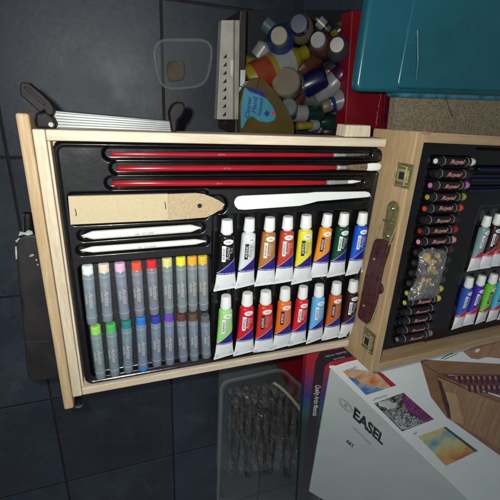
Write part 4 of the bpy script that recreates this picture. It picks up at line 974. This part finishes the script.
# art set box: low card box with gradient border; raised white lid with a ridge
zr1 = -.045
V = P(330.5, 367, zr1); RE = P(330.5 + 72 * 2.3, 367 + 69 * 2.3, zr1)
Lq = P(309, 500, -.135)
Vn = V
t = thing('art_set_box', 'white product box with EASEL lettering, printed pictures and rainbow border, under the case', 'product box', tuple(P(400, 420, -.30)))
far = P(352, 361.5, zr1); d1 = (far - V).normalized()
F2 = V + d1 * .46; R2_ = RE + d1 * .30
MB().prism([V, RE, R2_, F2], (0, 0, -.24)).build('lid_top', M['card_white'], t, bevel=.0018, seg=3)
# sloping easel face
lowV = P(317.6, 441, -.125); lowV = V + (lowV - V) * 2.1; lowR = RE + (lowV - V)
nrm = (RE - V).cross(lowV - V).normalized()
if nrm.z < 0: nrm = -nrm
b = MB(); b.prism([V + nrm * .0, lowV, lowR, RE], -nrm * .006); b.build('lid_face', mat('card_painted_shade', (.62, .70, .66), .4, noise=.04, nscale=12), t, bevel=.0018, seg=3)  # white card darkened to grey: the slope's shade is painted into its colour
MB().tube([V + Vector((0, 0, -.0012)), RE + Vector((0, 0, -.0012))], .0022, 12).build('painted_ridge_highlight', mat('painted_highlight_white', (.92, .95, .93), .3), t, smooth=True)  # added white strip: the bright highlight along the ridge, painted as colour
def Pf(u, v, lift=.0004):                 # pixel -> point on the sloping face
    d = ray(u, v); q = V + nrm * lift; return CP + d * ((q - CP).dot(nrm) / d.dot(nrm))
rd = (Pf(435, 436) - Pf(330, 367)).normalized()
# border (low base of the box), gradient printed card
def grad(name, ymin, ymax):
    m = bpy.data.materials.new(name); m.use_nodes = True; nt = m.node_tree; bb = nt.nodes['Principled BSDF']
    g = nt.nodes.new('ShaderNodeNewGeometry'); sx = nt.nodes.new('ShaderNodeSeparateXYZ'); tc = nt.nodes.new('ShaderNodeTexCoord'); nt.links.new(tc.outputs['Object'], sx.inputs[0])
    mr = nt.nodes.new('ShaderNodeMapRange'); mr.inputs[1].default_value = ymin; mr.inputs[2].default_value = ymax; nt.links.new(sx.outputs[1], mr.inputs[0])
    c = ramp(nt, mr.outputs[0], [(0, (.012, .03, .03)), (.22, (.012, .10, .09)), (.45, (.03, .03, .20)), (.68, (.20, .02, .12)), (.82, (.42, .012, .022))])
    nt.links.new(c, bb.inputs['Base Color']); bb.inputs['Roughness'].default_value = .35; return m
bsl = (lowV - V).normalized()
def Pb(u, v, lift=0.0): return Pf(u, v, -.004 + lift)
oy = t.location.y
gm = grad('rainbow_border', P(305, 437, -.09).y - oy, P(312, 352, -.05).y - oy)
bs = MB(); bs.prism([Pb(308.5, 336), Pb(306.6, 357), Pb(303.4, 400), Pb(301, 437), Pb(296, 520), Pb(309, 520), Pb(318.4, 437), Pb(325, 400), Pb(329.5, 368), Pb(346, 362), Pb(366, 357), Pb(366, 340)], (0, 0, -.012)); bs.build('border_card', gm, t)
bk = MB(); bk.prism([Pb(315.5, 362, .0006), Pb(313.4, 380, .0006), Pb(309.4, 415, .0006), Pb(306.5, 437, .0006), Pb(301, 500, .0006), Pb(309, 500, .0006), Pb(315.4, 437, .0006), Pb(318, 415, .0006), Pb(322, 385, .0006), Pb(325, 366, .0006), Pb(331, 361.5, .0006), Pb(353, 356.5, .0006), Pb(366, 354, .0006), Pb(366, 342, .0006), Pb(340, 349, .0006), Pb(320, 352.5, .0006)], (0, 0, -.0004)); bk.build('black_band', gloss('band_black', (.02, .006, .010), .35, .1), t)
def face_text(s, u, v, px, py, size, m, name='lettering', shear=0, bold=0, f=Pf, lift=.0006, stretch=1.0, skew=False):
    c = f(u, v, lift); xd = f(u + px[0], v + px[1], lift) - c; yd = f(u + py[0], v + py[1], lift) - c
    return text_on(s, size, c, xd, yd, m, t, name, shear, bold, .0001, stretch, skew)
face_text('Quality Artist Materials', 316.3, 401, (-1.1, 10), (10, 0), .0138, M['white_ink'], 'band_lettering', .35, .00008, Pb, .0010, .93)
face_text('Quality Artist', 336, 354.2, (-10, 2.4), (0, 10), .0068, M['soft_ink'], 'band_lettering', 0, .0001, Pb, .0010)
face_text('Materials', 339, 358.2, (-10, 2.4), (0, 10), .0056, M['soft_ink'], 'band_lettering', 0, .0001, Pb, .0010)
face_text('EASEL', 369, 427.5, (10, 9.6), (2.4, -10), .060, M['ink'], 'title_lettering', 0, .0022, Pf, .0006, .98, True)
face_text('LARGE WOODEN', 362, 436, (10, 9.6), (2.4, -10), .014, M['pink_ink'], 'subtitle_lettering', 0, 0, Pf, .0006, .9, True)
face_text('ART', 350, 444, (10, 9.6), (2.4, -10), .026, M['ink'], 'subtitle_lettering', 0, .0006, Pf, .0006, .8, True)
c0 = Pf(345.8, 405.5); xd = (Pf(350, 411) - Pf(341, 400)).normalized(); yd = nrm.cross(xd)
b = MB(); N = 28; L_ = (Pf(351.5, 412.5) - Pf(340.2, 399)).length / 2
pts = [c0 + xd * (L_ * math.cos(6.2832 * k / N)) + yd * (.0075 * math.sin(6.2832 * k / N)) for k in range(N + 1)]
b.tube(pts, .0006, 6); b.tube([c0 + xd * (L_ * .75 * math.cos(6.2832 * k / N)) + yd * (.0052 * math.sin(6.2832 * k / N)) for k in range(N + 1)], .0003, 6); b.build('oval_emblem', M['grey_ink'], t)
text_on('R&L', .0075, c0 + nrm * .0004, xd, yd, M['grey_ink'], t, 'emblem_lettering', 0, .0001, .0002)
# printed pictures on the top
def tp(u, v, l=.0004): return P(u, v, zr1 + l)
def art_mat(name, stops, sc=30, seed=0.0, dist=1.5):
    m = bpy.data.materials.new(name); m.use_nodes = True; nt = m.node_tree; bb = nt.nodes['Principled BSDF']; tc = nt.nodes.new('ShaderNodeTexCoord')
    mp = nt.nodes.new('ShaderNodeMapping'); mp.inputs['Location'].default_value = (seed, seed, 0); nt.links.new(tc.outputs['Object'], mp.inputs[0])
    n = nt.nodes.new('ShaderNodeTexNoise'); n.inputs['Scale'].default_value = sc; n.inputs['Detail'].default_value = 6; n.inputs['Distortion'].default_value = dist
    nt.links.new(mp.outputs[0], n.inputs['Vector']); c = ramp(nt, n.outputs[0], stops)
    nt.links.new(c, bb.inputs['Base Color']); bb.inputs['Roughness'].default_value = .35; return m
pic = lambda nm, m, L_, l=.0004: MB().prism([tp(u, v, l) for u, v in L_], (0, 0, -.0003)).build(nm, m, t)
ab = pic('printed_picture', art_mat('abstract_orange', [(.30, (.40, .04, .03)), (.42, (.62, .22, .05)), (.50, (.66, .38, .16)), (.56, (.60, .50, .38)), (.63, (.70, .30, .08)), (.72, (.5, .06, .06))], 20, 0, .4), [(343, 371.5), (352, 369), (378, 372), (396, 385.5), (366, 395)])
pic('printed_sky', art_mat('abstract_blue', [(.35, (.03, .12, .36)), (.5, (.05, .20, .48)), (.62, (.30, .36, .50))], 24, 3, .4), [(348, 377), (355, 378.5), (362, 384), (372, 386), (381, 388.5), (384, 389.6), (366, 395)], .0007)
pic('printed_stroke', gloss('red_print', (.40, .02, .03), .35), [(378, 372), (382, 373), (396.3, 385.4), (391, 387), (377, 373)], .0007)
pic('printed_picture', art_mat('abstract_dark', [(.38, (.012, .016, .012)), (.47, (.06, .08, .04)), (.53, (.35, .38, .36)), (.60, (.05, .05, .05)), (.68, (.32, .34, .30))], 70, 9, .5), [(374, 403.5), (403.5, 392.8), (434, 419.5), (402, 431.5)])
pic('printed_flower', art_mat('magenta_print', [(.42, (.05, .01, .06)), (.5, (.36, .03, .22)), (.58, (.10, .02, .10))], 80, 5), [(403.5, 393.2), (434, 419.3), (424, 422), (409, 412), (402, 402)], .0007)
pic('printed_stroke', art_mat('white_print', [(.4, (.5, .52, .5)), (.6, (.66, .68, .66))], 60), [(378, 402), (388, 400), (391, 402.5), (397, 403), (396, 407.5), (388, 409.5), (385, 407), (379, 406)], .0008)
pic('printed_stroke', art_mat('grey_print', [(.42, (.03, .03, .03)), (.5, (.60, .62, .62)), (.6, (.10, .1, .1))], 55), [(392, 412), (404, 409), (416, 416), (424, 423), (403, 430.5), (393, 421)], .0007)
pic('printed_picture', art_mat('orange_print', [(.35, (.5, .08, .05)), (.48, (.66, .45, .12)), (.56, (.60, .62, .30)), (.66, (.10, .30, .45))], 7, 2, .2), [(418, 436.5), (443.5, 427.5), (475, 452), (446, 466)])
pic('printed_stroke', gloss('green_print', (.03, .07, .03), .35), [(443.5, 427.5), (446, 427), (478, 451), (475, 452)], .0007)
face_top = lambda s, u, v, size, m, bold=0: text_on(s, size, tp(u, v, .0005), tp(u + 10, v - 2.8) - tp(u, v), tp(u + 7.5, v - 6) * 0 + Vector((tp(u + 5, v - 10) - tp(u, v))), M[m], t, 'picture_lettering', 0, bold, .0001)
face_top('acrylic', 351.5, 368.6, .0095, 'grey_ink'); face_top('gouache', 380.5, 397.2, .0095, 'grey_ink'); face_top('oil', 415, 433.4, .0095, 'ink')
# printed wooden box photograph
pic('printed_box', M['print_wood'], [(420.5, 361.5), (424.5, 359.6), (440, 360.6), (520, 365), (520, 382), (448, 374.5), (453, 379), (462, 383.5), (520, 405), (520, 470), (452, 421), (447, 418), (431, 397)])
pic('printed_box_front', M['print_wood2'], [(437.5, 378), (448, 381), (520, 409), (520, 460), (460, 425), (452, 421), (449.5, 417), (443, 400)], .0007)
pic('printed_box_panel', gloss('print_highlight', (.52, .33, .17), .4, .1), [(445.5, 391.5), (456, 394), (464, 424.5), (452, 421.5)], .0010)
pic('printed_box_shadow', gloss('print_shadow', (.05, .02, .012), .4, .1), [(438, 380), (441, 381), (449, 405), (451, 418), (448.5, 417.5), (443, 401)], .0010)
pic('printed_box_inside', gloss('print_maroon', (.16, .03, .035), .4, .3), [(441, 375.5), (520, 376.5), (520, 401), (470, 387)], .0010)
b = MB()
for row, (va, vb) in enumerate(((376.2, 383.5), (385.5, 393))):
    for k in range(14):
        u = 458 + row * 10 + k * 5.6
        if u < 520: b.prism([tp(u, va, .0013), tp(u + 2.2, va, .0013), tp(u + 3.4, vb, .0013), tp(u + 1.2, vb, .0013)], (0, 0, -.0002))
b.build('printed_tubes', gloss('print_dark_tubes', (.03, .015, .018), .4, .1), t)
b = MB()
for row, (va, vb) in enumerate(((376.4, 379.5), (385.6, 389))):
    for k in range(14):
        u = 455.2 + row * 10 + k * 5.6
        if u < 520: b.prism([tp(u, va, .0013), tp(u + 1.8, va, .0013), tp(u + 2.4, vb, .0013), tp(u + .8, vb, .0013)], (0, 0, -.0002))
b.build('printed_caps', gloss('print_pink_caps', (.50, .28, .30), .4, .1), t)
for nm_, w_, L_ in (('printed_line', .0008, ((437.5, 376), (470, 390.5), (520, 410))), ('printed_line', .0006, ((421, 361.8), (438.5, 374.5))), ('printed_line', .0006, ((438.5, 374.2), (520, 375.6))), ('printed_line', .0005, ((437.5, 378), (443, 400), (449.5, 417.5)))):
    MB().tube([tp(u, v, .0010) for u, v in L_], w_, 6).build(nm_, gloss('print_line', (.07, .03, .018), .4, .1), t)
MB().tube([tp(u, v, .0014) for u, v in ((439, 378), (470, 392.5), (520, 412.5))], .0009, 6).build('printed_edge', gloss('print_edge', (.48, .31, .17), .4, .1), t)
pic('printed_palette', M['print_wood2'], [(463, 351.5), (475, 347), (520, 336), (520, 356), (500, 358.5), (487, 357), (478, 359.4), (471, 358.4)])
c = tp(477.5, 350.6, .0009); MB().prism([c + Vector((.0062 * math.cos(a * .4488), .0052 * math.sin(a * .4488), 0)) for a in range(14)], (0, 0, -.0003)).build('printed_hole', M['card_white'], t)
MB().tube([tp(441, 359, .0006), tp(446, 356, .0006), tp(453, 353, .0006)], .0007, 6).build('printed_arc', M['ink'], t)
MB().tube([tp(444, 359.5, .0006), tp(450, 356.8, .0006), tp(457, 353.8, .0006)], .0005, 6).build('printed_arc', M['ink'], t)
